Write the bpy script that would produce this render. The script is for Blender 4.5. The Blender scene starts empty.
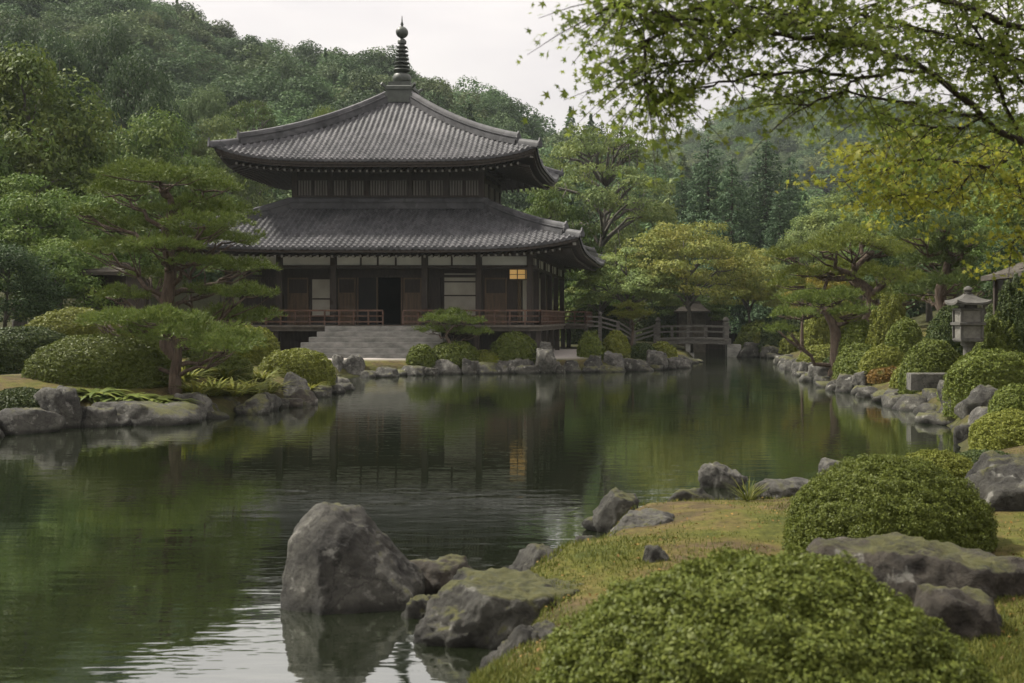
import bpy, math, random
import numpy as np
from mathutils import Vector, noise as mnoise

random.seed(7)
C = bpy.context.scene.collection
SC = bpy.context.scene

# ------------------------------------------------------------------ camera, sky, sun, exposure
F = 1150.0            # focal length in pixels of a 1024 px wide frame
PX0, PY0 = 670.0, 318.0   # principal point (vanishing point of the hall's side walls, horizon)
CAMZ = 2.25           # camera above the water of the pond
cam = bpy.data.cameras.new('camera')
cam.sensor_width = 36.0
cam.lens = F / 1024 * 36.0
cam.shift_x = (512 - PX0) / 1024
cam.shift_y = -(341.5 - PY0) / 1024
cam.clip_start, cam.clip_end = 0.1, 4000
cam.dof.use_dof = True
cam.dof.focus_distance = 44.0
cam.dof.aperture_fstop = 3.6
co = bpy.data.objects.new('camera', cam); C.objects.link(co)
co.location = (0, 0, CAMZ); co.rotation_euler = (math.pi / 2, 0, 0)
SC.camera = co

SUN_DIR = Vector((-0.62, 0.12, 0.77)).normalized()
SUN_EL = math.asin(SUN_DIR.z); SUN_AZ = math.atan2(SUN_DIR.x, SUN_DIR.y)
world = bpy.data.worlds.new('World'); SC.world = world; world.use_nodes = True
nt = world.node_tree; N = nt.nodes; L = nt.links
bg = N['Background']; bg.inputs['Strength'].default_value = 0.1
sky = N.new('ShaderNodeTexSky'); sky.sky_type = 'NISHITA'; sky.sun_disc = False
sky.sun_elevation = SUN_EL; sky.sun_rotation = SUN_AZ
tc = N.new('ShaderNodeTexCoord')
mp = N.new('ShaderNodeMapping'); mp.inputs['Scale'].default_value = (1.6, 1.6, 7.0)
nz = N.new('ShaderNodeTexNoise'); nz.inputs['Scale'].default_value = 1.7; nz.inputs['Detail'].default_value = 5; nz.inputs['Roughness'].default_value = 0.5
cr = N.new('ShaderNodeValToRGB')
cr.color_ramp.elements[0].position = 0.36; cr.color_ramp.elements[0].color = (0.72, 0.665, 0.65, 1)
cr.color_ramp.elements[1].position = 0.66; cr.color_ramp.elements[1].color = (0.92, 0.85, 0.795, 1)
sc10 = N.new('ShaderNodeVectorMath'); sc10.operation = 'SCALE'; sc10.inputs['Scale'].default_value = 10.0
mx = N.new('ShaderNodeMix'); mx.data_type = 'RGBA'; mx.inputs[0].default_value = 0.93
L.new(tc.outputs['Generated'], mp.inputs['Vector']); L.new(mp.outputs[0], nz.inputs['Vector'])
sz = N.new('ShaderNodeSeparateXYZ'); L.new(tc.outputs['Generated'], sz.inputs[0])
mz = N.new('ShaderNodeMapRange'); mz.inputs[1].default_value = 0.0; mz.inputs[2].default_value = 1.0; mz.inputs[3].default_value = 3.4; mz.inputs[4].default_value = 11.5
L.new(sz.outputs['Z'], mz.inputs[0]); L.new(mz.outputs[0], sc10.inputs['Scale'])   # an overcast sky is brighter overhead
L.new(nz.outputs['Fac'], cr.inputs[0]); L.new(cr.outputs[0], sc10.inputs[0])
L.new(sky.outputs[0], mx.inputs[6]); L.new(sc10.outputs[0], mx.inputs[7]); L.new(mx.outputs[2], bg.inputs['Color'])

sl = bpy.data.lights.new('sun', 'SUN'); sl.energy = 4.2; sl.angle = math.radians(6); sl.color = (1.0, 0.94, 0.83)
so = bpy.data.objects.new('sun', sl); C.objects.link(so)
so.rotation_euler = (-SUN_DIR).to_track_quat('-Z', 'Y').to_euler(); so.location = (-40, 10, 60)

SC.view_settings.view_transform = 'Standard'; SC.view_settings.look = 'None'
SC.view_settings.exposure = 1.15; SC.view_settings.gamma = 1.0; SC.view_settings.use_curve_mapping = False
SC.cycles.use_denoising = True
SC.cycles.max_bounces = 6; SC.cycles.diffuse_bounces = 4; SC.cycles.glossy_bounces = 3
SC.cycles.transmission_bounces = 3; SC.cycles.volume_bounces = 2
SC.cycles.use_adaptive_sampling = True; SC.cycles.adaptive_threshold = 0.02

# ------------------------------------------------------------------ helpers
def PT(px, py, Y):
    """the point at distance Y seen at a pixel"""
    return np.array([(px - PX0) * Y / F, Y, CAMZ - (py - PY0) * Y / F])
def WX(px, Y): return (px - PX0) * Y / F
def WZ(py, Y): return CAMZ - (py - PY0) * Y / F
def SHORE(px, py):
    Y = CAMZ * F / (py - PY0); return ((px - PX0) * Y / F, Y)
def sstep(x): x = np.clip(x, 0, 1); return x * x * (3 - 2 * x)

def tag(o, label=None, cat=None, group=None, kind=None):
    if label: o['label'] = label
    if cat: o['category'] = cat
    if group: o['group'] = group
    if kind: o['kind'] = kind
    return o
def empty(name, loc, label=None, cat=None, group=None):
    o = bpy.data.objects.new(name, None); C.objects.link(o); o.location = loc
    o.empty_display_size = 0.3
    return tag(o, label, cat, group)
def world_loc(o):
    v = Vector((0, 0, 0))
    while o: v += o.location; o = o.parent
    return v

def mesh_np(name, V, quads=None, tris=None, mats=(), smooth=False, matidx=None):
    me = bpy.data.meshes.new(name)
    V = np.asarray(V, np.float32)
    nq = 0 if quads is None else len(quads); ntr = 0 if tris is None else len(tris)
    loops = []
    if nq: loops.append(np.asarray(quads, np.int32).ravel())
    if ntr: loops.append(np.asarray(tris, np.int32).ravel())
    loops = np.concatenate(loops)
    starts = np.concatenate([np.arange(nq) * 4, nq * 4 + np.arange(ntr) * 3]).astype(np.int32)
    me.vertices.add(len(V)); me.vertices.foreach_set('co', V.ravel())
    me.loops.add(len(loops)); me.loops.foreach_set('vertex_index', loops)
    me.polygons.add(nq + ntr); me.polygons.foreach_set('loop_start', starts)
    if matidx is not None: me.polygons.foreach_set('material_index', np.asarray(matidx, np.int32))
    for m in mats: me.materials.append(m)
    me.update(calc_edges=True)
    if smooth: me.polygons.foreach_set('use_smooth', np.ones(nq + ntr, bool))
    me.validate()
    return me
def link(name, me, parent=None, loc=None):
    o = bpy.data.objects.new(name, me); C.objects.link(o)
    if parent: o.parent = parent
    if loc is not None: o.location = loc
    return o

class MB:
    """collects boxes, tubes and lathes into one mesh (world coordinates)"""
    def __init__(s): s.v = []; s.f = []; s.mi = []
    def add(s, vs, fs, mi=0):
        b = len(s.v); s.v.extend([tuple(map(float, v)) for v in vs]); s.f.extend([tuple(i + b for i in f) for f in fs]); s.mi.extend([mi] * len(fs)); return s
    def box(s, x0, x1, y0, y1, z0, z1, mi=0, ch=0.0):
        if ch:
            c = ch
            ring = lambda a: [(x0 + a, y0 + a), (x1 - a, y0 + a), (x1 - a, y1 - a), (x0 + a, y1 - a)]
            vs = [(x, y, z0) for x, y in ring(0)] + [(x, y, z1 - c) for x, y in ring(0)] + [(x, y, z1) for x, y in ring(c)]
            fs = [(3, 2, 1, 0), (8, 9, 10, 11)]
            for k in (0, 4):
                for i in range(4): fs.append((k + i, k + (i + 1) % 4, k + 4 + (i + 1) % 4, k + 4 + i))
            return s.add(vs, fs, mi)
        vs = [(x0, y0, z0), (x1, y0, z0), (x1, y1, z0), (x0, y1, z0), (x0, y0, z1), (x1, y0, z1), (x1, y1, z1), (x0, y1, z1)]
        return s.add(vs, [(3, 2, 1, 0), (4, 5, 6, 7), (0, 1, 5, 4), (1, 2, 6, 5), (2, 3, 7, 6), (3, 0, 4, 7)], mi)
    def beam(s, p, q, w, h, mi=0, up=(0, 0, 1), mi_end=None):
        p = Vector(p); q = Vector(q); d = (q - p).normalized(); side = d.cross(Vector(up)).normalized(); u = side.cross(d)
        vs = []
        for c in (p, q):
            for a, b in ((-1, -1), (1, -1), (1, 1), (-1, 1)): vs.append(c + side * (a * w / 2) + u * (b * h / 2))
        s.add(vs, [(4, 5, 6, 7), (0, 1, 5, 4), (1, 2, 6, 5), (2, 3, 7, 6), (3, 0, 4, 7)], mi)
        b = len(s.v) - 8; s.f.append((b + 3, b + 2, b + 1, b)); s.mi.append(mi if mi_end is None else mi_end)
        return s
    def tube(s, pts, rad, n=8, mi=0, caps=True):
        pts = [Vector(p) for p in pts]; k = len(pts); vs = []
        for i, p in enumerate(pts):
            d = (pts[min(i + 1, k - 1)] - pts[max(i - 1, 0)]).normalized()
            a = d.orthogonal() if i == 0 else (prev - d * prev.dot(d))
            a.normalize(); prev = a; b = d.cross(a)
            for j in range(n):
                t = 2 * math.pi * j / n; vs.append(p + (a * math.cos(t) + b * math.sin(t)) * rad[i])
        fs = [(i * n + j, i * n + (j + 1) % n, (i + 1) * n + (j + 1) % n, (i + 1) * n + j) for i in range(k - 1) for j in range(n)]
        if caps: fs += [tuple(range(n - 1, -1, -1)), tuple((k - 1) * n + j for j in range(n))]
        return s.add(vs, fs, mi)
    def lathe(s, c, prof, n=16, mi=0, rot=0.0, sq=False):
        vs = []
        for r, z in prof:
            for j in range(n):
                t = 2 * math.pi * j / n + rot; vs.append((c[0] + r * math.cos(t), c[1] + r * math.sin(t), c[2] + z))
        k = len(prof)
        fs = [(i * n + j, i * n + (j + 1) % n, (i + 1) * n + (j + 1) % n, (i + 1) * n + j) for i in range(k - 1) for j in range(n)]
        fs += [tuple(range(n - 1, -1, -1)), tuple((k - 1) * n + j for j in range(n))]
        return s.add(vs, fs, mi)
    def build(s, name, mats, parent=None, smooth=False):
        off = world_loc(parent) if parent else Vector((0, 0, 0))
        me = bpy.data.meshes.new(name)
        me.from_pydata([(v[0] - off.x, v[1] - off.y, v[2] - off.z) for v in s.v], [], s.f)
        for m in (mats if isinstance(mats, (list, tuple)) else [mats]): me.materials.append(m)
        me.polygons.foreach_set('material_index', np.array(s.mi, np.int32))
        if smooth:
            me.polygons.foreach_set('use_smooth', np.ones(len(s.f), bool))
            me.set_sharp_from_angle(angle=math.radians(40))
        me.update()
        return link(name, me, parent)

# ------------------------------------------------------------------ materials
def newmat(name):
    m = bpy.data.materials.new(name); m.use_nodes = True
    return m, m.node_tree.nodes, m.node_tree.links, m.node_tree.nodes['Principled BSDF']
def tex(N, L, scale, detail=4, rough=0.55, coord='Object', stretch=None, typ='ShaderNodeTexNoise'):
    tcn = N.new('ShaderNodeTexCoord'); n = N.new(typ)
    n.inputs['Scale'].default_value = scale
    if typ == 'ShaderNodeTexNoise': n.inputs['Detail'].default_value = detail; n.inputs['Roughness'].default_value = rough
    src = tcn.outputs[coord]
    if stretch:
        m = N.new('ShaderNodeMapping'); m.inputs['Scale'].default_value = stretch; L.new(src, m.inputs[0]); src = m.outputs[0]
    L.new(src, n.inputs['Vector']); return n
def ramp(N, L, src, stops):
    r = N.new('ShaderNodeValToRGB'); e = r.color_ramp.elements
    while len(e) < len(stops): e.new(0.5)
    for k, (p, c) in enumerate(stops):
        e[k].position = p; e[k].color = (*c, 1) if len(c) == 3 else c
    L.new(src, r.inputs[0]); return r
def mixc(N, L, f, a, b, mode='MIX'):
    m = N.new('ShaderNodeMix'); m.data_type = 'RGBA'; m.blend_type = mode
    for sock, v in ((m.inputs[0], f), (m.inputs[6], a), (m.inputs[7], b)):
        if isinstance(v, (int, float)): sock.default_value = v
        elif isinstance(v, tuple): sock.default_value = (*v, 1)
        else: L.new(v, sock)
    return m.outputs[2]
def bump(N, L, b, h, strength=0.4, dist=0.02):
    n = N.new('ShaderNodeBump'); n.inputs['Strength'].default_value = strength; n.inputs['Distance'].default_value = dist
    L.new(h, n.inputs['Height']); L.new(n.outputs[0], b.inputs['Normal']); return n

def grainy(name, c0, c1, scale=3, rough=0.7, stretch=None, bstr=0.3, bdist=0.01, spec=0.35):
    m, N, L, b = newmat(name)
    n = tex(N, L, scale, 6, 0.6, stretch=stretch); r = ramp(N, L, n.outputs['Fac'], [(0.3, c0), (0.72, c1)])
    L.new(r.outputs[0], b.inputs['Base Color']); b.inputs['Roughness'].default_value = rough
    b.inputs['Specular IOR Level'].default_value = spec
    n2 = tex(N, L, scale * 5, 5, 0.6, stretch=stretch); bump(N, L, b, n2.outputs['Fac'], bstr, bdist)
    return m
M = {}
M['dark_wood'] = grainy('dark_wood', (0.016, 0.012, 0.0095), (0.046, 0.034, 0.026), 2.5, 0.65, (6, 6, 0.7))
M['brown_wood'] = grainy('brown_wood', (0.055, 0.037, 0.022), (0.13, 0.085, 0.05), 2.0, 0.6, (5, 5, 0.6))
M['red_wood'] = grainy('red_wood', (0.05, 0.028, 0.019), (0.12, 0.066, 0.044), 2.0, 0.6, (2, 2, 2))
M['grey_wood'] = grainy('grey_wood', (0.06, 0.056, 0.05), (0.14, 0.132, 0.118), 2.5, 0.8, (1.5, 4, 4))
M['weathered'] = grainy('weathered', (0.06, 0.05, 0.04), (0.13, 0.115, 0.095), 3, 0.8)
M['shoji'] = grainy('shoji', (0.27, 0.255, 0.21), (0.40, 0.38, 0.32), 1.2, 0.85, None, 0.05)
M['plaster'] = grainy('plaster', (0.36, 0.36, 0.33), (0.55, 0.55, 0.51), 1.0, 0.9, None, 0.1)
M['slat'] = grainy('slat', (0.10, 0.093, 0.082), (0.20, 0.188, 0.168), 2.0, 0.85, (8, 8, 0.6))
M['pale_end'] = grainy('pale_end', (0.13, 0.125, 0.11), (0.22, 0.21, 0.19), 3, 0.85)
M['deep_shade'] = grainy('deep_shade', (0.01, 0.01, 0.01), (0.02, 0.018, 0.016), 1, 0.8)  # near-black colour holds the shade indoors and under the tea house roof
M['bronze'] = grainy('bronze', (0.022, 0.026, 0.022), (0.055, 0.065, 0.052), 4, 0.5, None, 0.2, 0.01, 0.5)
M['stone'] = grainy('stone', (0.13, 0.13, 0.115), (0.30, 0.29, 0.265), 2.2, 0.85, (1, 1, 2), 0.4)
M['lantern_stone'] = grainy('lantern_stone', (0.03, 0.029, 0.025), (0.08, 0.077, 0.068), 6, 0.9, None, 0.5)
M['lantern_pale'] = grainy('lantern_pale', (0.065, 0.062, 0.053), (0.135, 0.13, 0.113), 9, 0.9, None, 0.5)
M['thatch'] = grainy('thatch', (0.03, 0.027, 0.022), (0.075, 0.068, 0.058), 4, 1.0, (1, 1, 6), 0.6, 0.02, 0.05)
M['bark'] = grainy('bark', (0.035, 0.025, 0.019), (0.11, 0.083, 0.062), 5, 0.9, (3, 3, 0.8), 0.9, 0.03, 0.2)
M['bark_grey'] = grainy('bark_grey', (0.05, 0.045, 0.038), (0.12, 0.11, 0.095), 5, 0.9, (3, 3, 0.8), 0.8, 0.03, 0.2)
M['bark_dark'] = grainy('bark_dark', (0.014, 0.011, 0.009), (0.04, 0.032, 0.026), 9, 0.9, (3, 3, 1), 0.6, 0.01, 0.2)

def tile_mat():
    m, N, L, b = newmat('roof_tile')
    n = tex(N, L, 0.7, 6, 0.6); n2 = tex(N, L, 5.0, 3)
    v = tex(N, L, 3.6, typ='ShaderNodeTexVoronoi', coord='Object')
    r = ramp(N, L, n.outputs['Fac'], [(0.28, (0.034, 0.035, 0.038)), (0.5, (0.055, 0.056, 0.06)), (0.72, (0.08, 0.08, 0.083))])
    r2 = ramp(N, L, v.outputs['Color'], [(0.2, (0.7, 0.7, 0.7)), (0.9, (1.25, 1.22, 1.22))])
    L.new(mixc(N, L, 1.0, r.outputs[0], r2.outputs[0], 'MULTIPLY'), b.inputs['Base Color'])
    b.inputs['Roughness'].default_value = 0.68; b.inputs['Specular IOR Level'].default_value = 0.35
    bump(N, L, b, n2.outputs['Fac'], 0.25, 0.01); return m
M['tile'] = tile_mat()

def rock_mat(name, dark, light, moss=0.5, mosscol=((0.03, 0.036, 0.01), (0.085, 0.082, 0.022))):
    m, N, L, b = newmat(name)
    n = tex(N, L, 2.6, 10, 0.72); n3 = tex(N, L, 11.0, 8, 0.75)
    v = tex(N, L, 4.5, 6, 0.6); vr = ramp(N, L, v.outputs['Fac'], [(0.60, (0, 0, 0)), (0.66, (1, 1, 1))])
    r = ramp(N, L, n.outputs['Fac'], [(0.36, dark), (0.5, tuple(0.55 * a + 0.45 * c for a, c in zip(dark, light))), (0.66, light)])
    lich = mixc(N, L, vr.outputs[0], r.outputs[0], mixc(N, L, n3.outputs['Fac'], r.outputs[0], (0.24, 0.236, 0.21)))
    g = N.new('ShaderNodeNewGeometry'); sx = N.new('ShaderNodeSeparateXYZ'); L.new(g.outputs['Normal'], sx.inputs[0])
    mn = tex(N, L, 1.6, 6, 0.6)
    ma = N.new('ShaderNodeMath'); ma.operation = 'MULTIPLY_ADD'; L.new(sx.outputs['Z'], ma.inputs[0]); ma.inputs[1].default_value = 0.42; mb_ = N.new('ShaderNodeMath'); mb_.operation = 'MULTIPLY_ADD'; L.new(n3.outputs['Fac'], mb_.inputs[0]); mb_.inputs[1].default_value = 0.5; mb_.inputs[2].default_value = -0.25; mc_ = N.new('ShaderNodeMath'); L.new(mb_.outputs[0], mc_.inputs[0]); L.new(mn.outputs['Fac'], mc_.inputs[1]); L.new(mc_.outputs[0], ma.inputs[2])
    mr = ramp(N, L, ma.outputs[0], [(1.0 - 0.35 * moss, (0, 0, 0)), (1.0 - 0.35 * moss + 0.14, (0.9, 0.9, 0.9))])
    mc = ramp(N, L, n3.outputs['Fac'], [(0.3, mosscol[0]), (0.7, mosscol[1])])
    vc = N.new('ShaderNodeTexVoronoi'); vc.feature = 'DISTANCE_TO_EDGE'; vc.inputs['Scale'].default_value = 2.3
    wtc = N.new('ShaderNodeTexCoord'); wv = N.new('ShaderNodeVectorMath'); wv.operation = 'MULTIPLY_ADD'; L.new(n.outputs['Color'], wv.inputs[0]); wv.inputs[1].default_value = (0.5, 0.5, 0.5); L.new(wtc.outputs['Object'], wv.inputs[2]); L.new(wv.outputs[0], vc.inputs['Vector'])
    ck = ramp(N, L, vc.outputs['Distance'], [(0.0, (0.25, 0.24, 0.22)), (0.035, (1, 1, 1))]); lich = mixc(N, L, 0.8, lich, ck.outputs[0], 'MULTIPLY')
    # damp, darker band where the stone meets the water
    sp = N.new('ShaderNodeSeparateXYZ'); L.new(g.outputs['Position'], sp.inputs[0])
    wet = ramp(N, L, sp.outputs['Z'], [(0.03, (0.35, 0.35, 0.33)), (0.11, (1, 1, 1))])
    col = mixc(N, L, mr.outputs[0], lich, mc.outputs[0])
    L.new(mixc(N, L, 1.0, col, wet.outputs[0], 'MULTIPLY'), b.inputs['Base Color'])
    b.inputs['Roughness'].default_value = 0.8; b.inputs['Specular IOR Level'].default_value = 0.3
    bump(N, L, b, n3.outputs['Fac'], 1.0, 0.06); return m
M['rock'] = rock_mat('rock', (0.011, 0.0105, 0.009), (0.078, 0.075, 0.063), 0.45)
M['rock_pale'] = rock_mat('rock_pale', (0.022, 0.021, 0.018), (0.13, 0.125, 0.11), 0.42)
M['rock_mossy'] = rock_mat('rock_mossy', (0.015, 0.0145, 0.012), (0.08, 0.077, 0.066), 0.8)
M['rock_brown'] = rock_mat('rock_brown', (0.016, 0.0135, 0.0105), (0.078, 0.067, 0.052), 0.6)

def leaf_mat(name, c0, c1, c2=None, trans=0.3, clump=0.5, rough=0.6, objvar=0.35, obj2=None):
    m, N, L, b = newmat(name); c0, c1, c2 = [c and (c[0] * 1.3, c[1] * 1.26, c[2] * 1.1) for c in (c0, c1, c2)]
    g = N.new('ShaderNodeNewGeometry'); oi = N.new('ShaderNodeObjectInfo')
    col = mixc(N, L, g.outputs['Random Per Island'], c0, c1)
    n = tex(N, L, clump, 3, 0.5)
    if c2:
        r = ramp(N, L, n.outputs['Fac'], [(0.46, (0, 0, 0)), (0.66, (1, 1, 1))])
        col = mixc(N, L, r.outputs[0], col, c2)
    if obj2:
        wn = N.new('ShaderNodeTexWhiteNoise'); wn.noise_dimensions = '1D'; L.new(oi.outputs['Random'], wn.inputs['W'])
        rr = ramp(N, L, wn.outputs['Value'], [(0.45, (0, 0, 0)), (1.0, (0.85, 0.85, 0.85))]); col = mixc(N, L, rr.outputs[0], col, obj2)
    mr = N.new('ShaderNodeMapRange'); mr.inputs[3].default_value = 1 - objvar; mr.inputs[4].default_value = 1 + objvar
    L.new(oi.outputs['Random'], mr.inputs[0])
    h = N.new('ShaderNodeHueSaturation'); L.new(mr.outputs[0], h.inputs['Value']); L.new(col, h.inputs['Color'])
    L.new(h.outputs[0], b.inputs['Base Color']); b.inputs['Roughness'].default_value = rough; b.inputs['Specular IOR Level'].default_value = 0.12
    t = N.new('ShaderNodeBsdfTranslucent'); L.new(h.outputs[0], t.inputs['Color'])
    ms = N.new('ShaderNodeMixShader'); ms.inputs[0].default_value = trans
    L.new(b.outputs[0], ms.inputs[1]); L.new(t.outputs[0], ms.inputs[2]); L.new(ms.outputs[0], N['Material Output'].inputs['Surface'])
    return m
M['l_olive'] = leaf_mat('leaf_olive', (0.046, 0.078, 0.022), (0.08, 0.112, 0.03), (0.09, 0.115, 0.03), objvar=0.2)
M['l_green'] = leaf_mat('leaf_green', (0.04, 0.072, 0.021), (0.075, 0.115, 0.034), (0.08, 0.11, 0.028), objvar=0.25)
M['l_dark'] = leaf_mat('leaf_dark', (0.022, 0.042, 0.02), (0.042, 0.066, 0.029), None, objvar=0.2)
M['l_pale'] = leaf_mat('leaf_pale', (0.075, 0.112, 0.044), (0.12, 0.16, 0.06), (0.125, 0.155, 0.05), objvar=0.2)
M['l_yellow'] = leaf_mat('leaf_yellow', (0.095, 0.12, 0.034), (0.145, 0.165, 0.045), (0.165, 0.165, 0.042), objvar=0.15)
M['l_gold'] = leaf_mat('leaf_gold', (0.11, 0.10, 0.02), (0.17, 0.145, 0.03), (0.10, 0.10, 0.02), objvar=0.15)
M['l_cedar'] = leaf_mat('leaf_cedar', (0.026, 0.052, 0.029), (0.052, 0.086, 0.046), None, 0.15, 0.5, objvar=0.15)
M['l_forest'] = leaf_mat('leaf_forest', (0.033, 0.062, 0.03), (0.058, 0.095, 0.042), None, 0.2, 0.3, 0.7, 0.4, obj2=(0.10, 0.12, 0.048))
M['l_pine'] = leaf_mat('leaf_pine', (0.05, 0.08, 0.021), (0.105, 0.135, 0.035), None, 0.15, 1.2, 0.5, 0.1)
M['l_pine_dark'] = leaf_mat('leaf_pine_dark', (0.034, 0.056, 0.02), (0.075, 0.1, 0.03), None, 0.15, 1.0, 0.5, 0.1)
M['l_pine_gold'] = leaf_mat('leaf_pine_gold', (0.06, 0.085, 0.02), (0.13, 0.15, 0.035), None, 0.2, 1.0, 0.5, 0.1)
M['l_bush'] = leaf_mat('leaf_bush', (0.05, 0.07, 0.016), (0.088, 0.108, 0.026), None, 0.2, 2.0, 0.5, 0.2)
M['l_bush_bright'] = leaf_mat('leaf_bush_bright', (0.075, 0.092, 0.018), (0.125, 0.138, 0.032), None, 0.25, 2.0, 0.5, 0.15)
M['l_bush_dark'] = leaf_mat('leaf_bush_dark', (0.018, 0.032, 0.012), (0.05, 0.066, 0.022), None, 0.2, 2.0, 0.5, 0.1)
M['l_bush_red'] = leaf_mat('leaf_bush_red', (0.075, 0.052, 0.017), (0.125, 0.075, 0.022), (0.06, 0.07, 0.018), 0.2, 2.5, 0.5, 0.1)
M['l_near'] = leaf_mat('leaf_near', (0.044, 0.06, 0.014), (0.084, 0.102, 0.022), None, 0.25, 3.0, 0.5, 0.05)
M['l_maple'] = leaf_mat('leaf_maple', (0.06, 0.09, 0.018), (0.12, 0.15, 0.03), None, 0.58, 1.0, 0.5, 0.0)
M['l_maple_y'] = leaf_mat('leaf_maple_yellow', (0.10, 0.125, 0.02), (0.185, 0.19, 0.03), None, 0.58, 1.0, 0.5, 0.0)
M['l_fern'] = leaf_mat('leaf_fern', (0.06, 0.082, 0.018), (0.16, 0.165, 0.04), None, 0.3, 2.0, 0.5, 0.1)
M['l_hosta'] = leaf_mat('leaf_hosta', (0.045, 0.07, 0.018), (0.11, 0.13, 0.035), None, 0.25, 2.0, 0.45, 0.1)
M['l_grass'] = leaf_mat('leaf_grass', (0.04, 0.056, 0.013), (0.095, 0.10, 0.025), None, 0.3, 2.0, 0.6, 0.0)

def ground_mat():
    m, N, L, b = newmat('garden_ground')
    a = N.new('ShaderNodeAttribute'); a.attribute_name = 'gravel'
    n = tex(N, L, 0.9, 8, 0.62); n2 = tex(N, L, 5, 6, 0.65); n3 = tex(N, L, 22, 4, 0.7)
    moss = ramp(N, L, n.outputs['Fac'], [(0.30, (0.034, 0.046, 0.011)), (0.44, (0.068, 0.072, 0.017)), (0.52, (0.085, 0.072, 0.027)), (0.58, (0.066, 0.05, 0.03)), (0.70, (0.04, 0.048, 0.012))])
    det = ramp(N, L, n2.outputs['Fac'], [(0.25, (0.5, 0.5, 0.45)), (0.75, (1.3, 1.25, 1.2))])
    fin = ramp(N, L, n3.outputs['Fac'], [(0.3, (0.65, 0.65, 0.6)), (0.7, (1.3, 1.3, 1.25))])
    c = mixc(N, L, 1.0, moss.outputs[0], det.outputs[0], 'MULTIPLY'); c = mixc(N, L, 1.0, c, fin.outputs[0], 'MULTIPLY')
    gr = ramp(N, L, n3.outputs['Fac'], [(0.3, (0.24, 0.22, 0.20)), (0.7, (0.36, 0.335, 0.31))])
    c = mixc(N, L, a.outputs['Fac'], c, gr.outputs[0])
    # dark litter under the wood
    w = N.new('ShaderNodeAttribute'); w.attribute_name = 'wood'
    dk = ramp(N, L, n2.outputs['Fac'], [(0.3, (0.018, 0.02, 0.009)), (0.7, (0.045, 0.046, 0.018))])
    c = mixc(N, L, w.outputs['Fac'], c, dk.outputs[0])
    L.new(c, b.inputs['Base Color']); b.inputs['Roughness'].default_value = 0.95; b.inputs['Specular IOR Level'].default_value = 0.1
    bump(N, L, b, n3.outputs['Fac'], 0.8, 0.03); return m
M['ground'] = ground_mat()

def water_mat():
    m, N, L, b = newmat('pond_water')
    dif = N.new('ShaderNodeBsdfDiffuse'); dif.inputs['Color'].default_value = (0.008, 0.011, 0.005, 1)
    gl = N.new('ShaderNodeBsdfGlossy'); gl.inputs['Roughness'].default_value = 0.02; gl.inputs['Color'].default_value = (0.92, 0.94, 0.90, 1)
    lw = N.new('ShaderNodeLayerWeight'); lw.inputs['Blend'].default_value = 0.5
    fr = ramp(N, L, lw.outputs['Facing'], [(0.0, (0.03,) * 3), (0.5, (0.2,) * 3), (0.72, (0.55,) * 3), (0.95, (0.80,) * 3)])
    n1 = tex(N, L, 1.5, 3, 0.5, stretch=(0.8, 2.4, 1)); n2 = tex(N, L, 5.0, 1, 0.4, stretch=(0.6, 2.6, 1))
    patch = tex(N, L, 0.11, 2, 0.5, stretch=(0.7, 1.6, 1)); pr = ramp(N, L, patch.outputs['Fac'], [(0.40, (0.30,) * 3), (0.62, (1,) * 3)])
    ad = N.new('ShaderNodeMath'); ad.operation = 'MULTIPLY_ADD'; L.new(n2.outputs['Fac'], ad.inputs[0]); ad.inputs[1].default_value = 0.22; L.new(n1.outputs['Fac'], ad.inputs[2])
    mu = N.new('ShaderNodeMath'); mu.operation = 'MULTIPLY'; L.new(ad.outputs[0], mu.inputs[0]); L.new(pr.outputs[0], mu.inputs[1])
    bn = N.new('ShaderNodeBump'); bn.inputs['Strength'].default_value = 0.5; bn.inputs['Distance'].default_value = 0.014
    L.new(mu.outputs[0], bn.inputs['Height'])
    for s in (gl, ): L.new(bn.outputs[0], s.inputs['Normal'])
    ms = N.new('ShaderNodeMixShader'); L.new(fr.outputs[0], ms.inputs[0]); L.new(dif.outputs[0], ms.inputs[1]); L.new(gl.outputs[0], ms.inputs[2])
    L.new(ms.outputs[0], N['Material Output'].inputs['Surface']); N.remove(b); return m
M['water'] = water_mat()

# ------------------------------------------------------------------ terrain
shore_px = [(-200, 441), (-60, 435), (0, 431), (60, 427), (130, 424), (190, 420), (240, 414), (285, 406), (318, 396), (343, 387.5), (335, 380), (340, 376.5),
            (370, 376), (400, 375), (450, 374), (500, 373), (550, 372.5), (600, 372), (640, 370), (668, 367), (690, 363), (694, 356), (690, 350), (702, 344), (728, 344), (740, 350),
            (742, 356), (765, 357), (785, 359), (796, 369), (815, 379), (840, 390), (870, 397), (905, 405), (935, 415), (950, 427), (958, 440), (968, 470.2), (960, 479.7), (940, 487.1), (890, 496.4), (830, 506.9), (760, 521.7), (700, 523.4), (640, 525.0), (610, 530.1), (597, 543.0), (590, 557.6), (572, 569.2), (535, 576.8), (500, 600), (510, 640), (490, 683)]
POND = np.array([SHORE(*p) for p in shore_px] + [(-1.7, 5.2), (-4.0, 3.6), (-9, 3.0), (-16, 4), (-22, 8), (-25, 15)])
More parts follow.
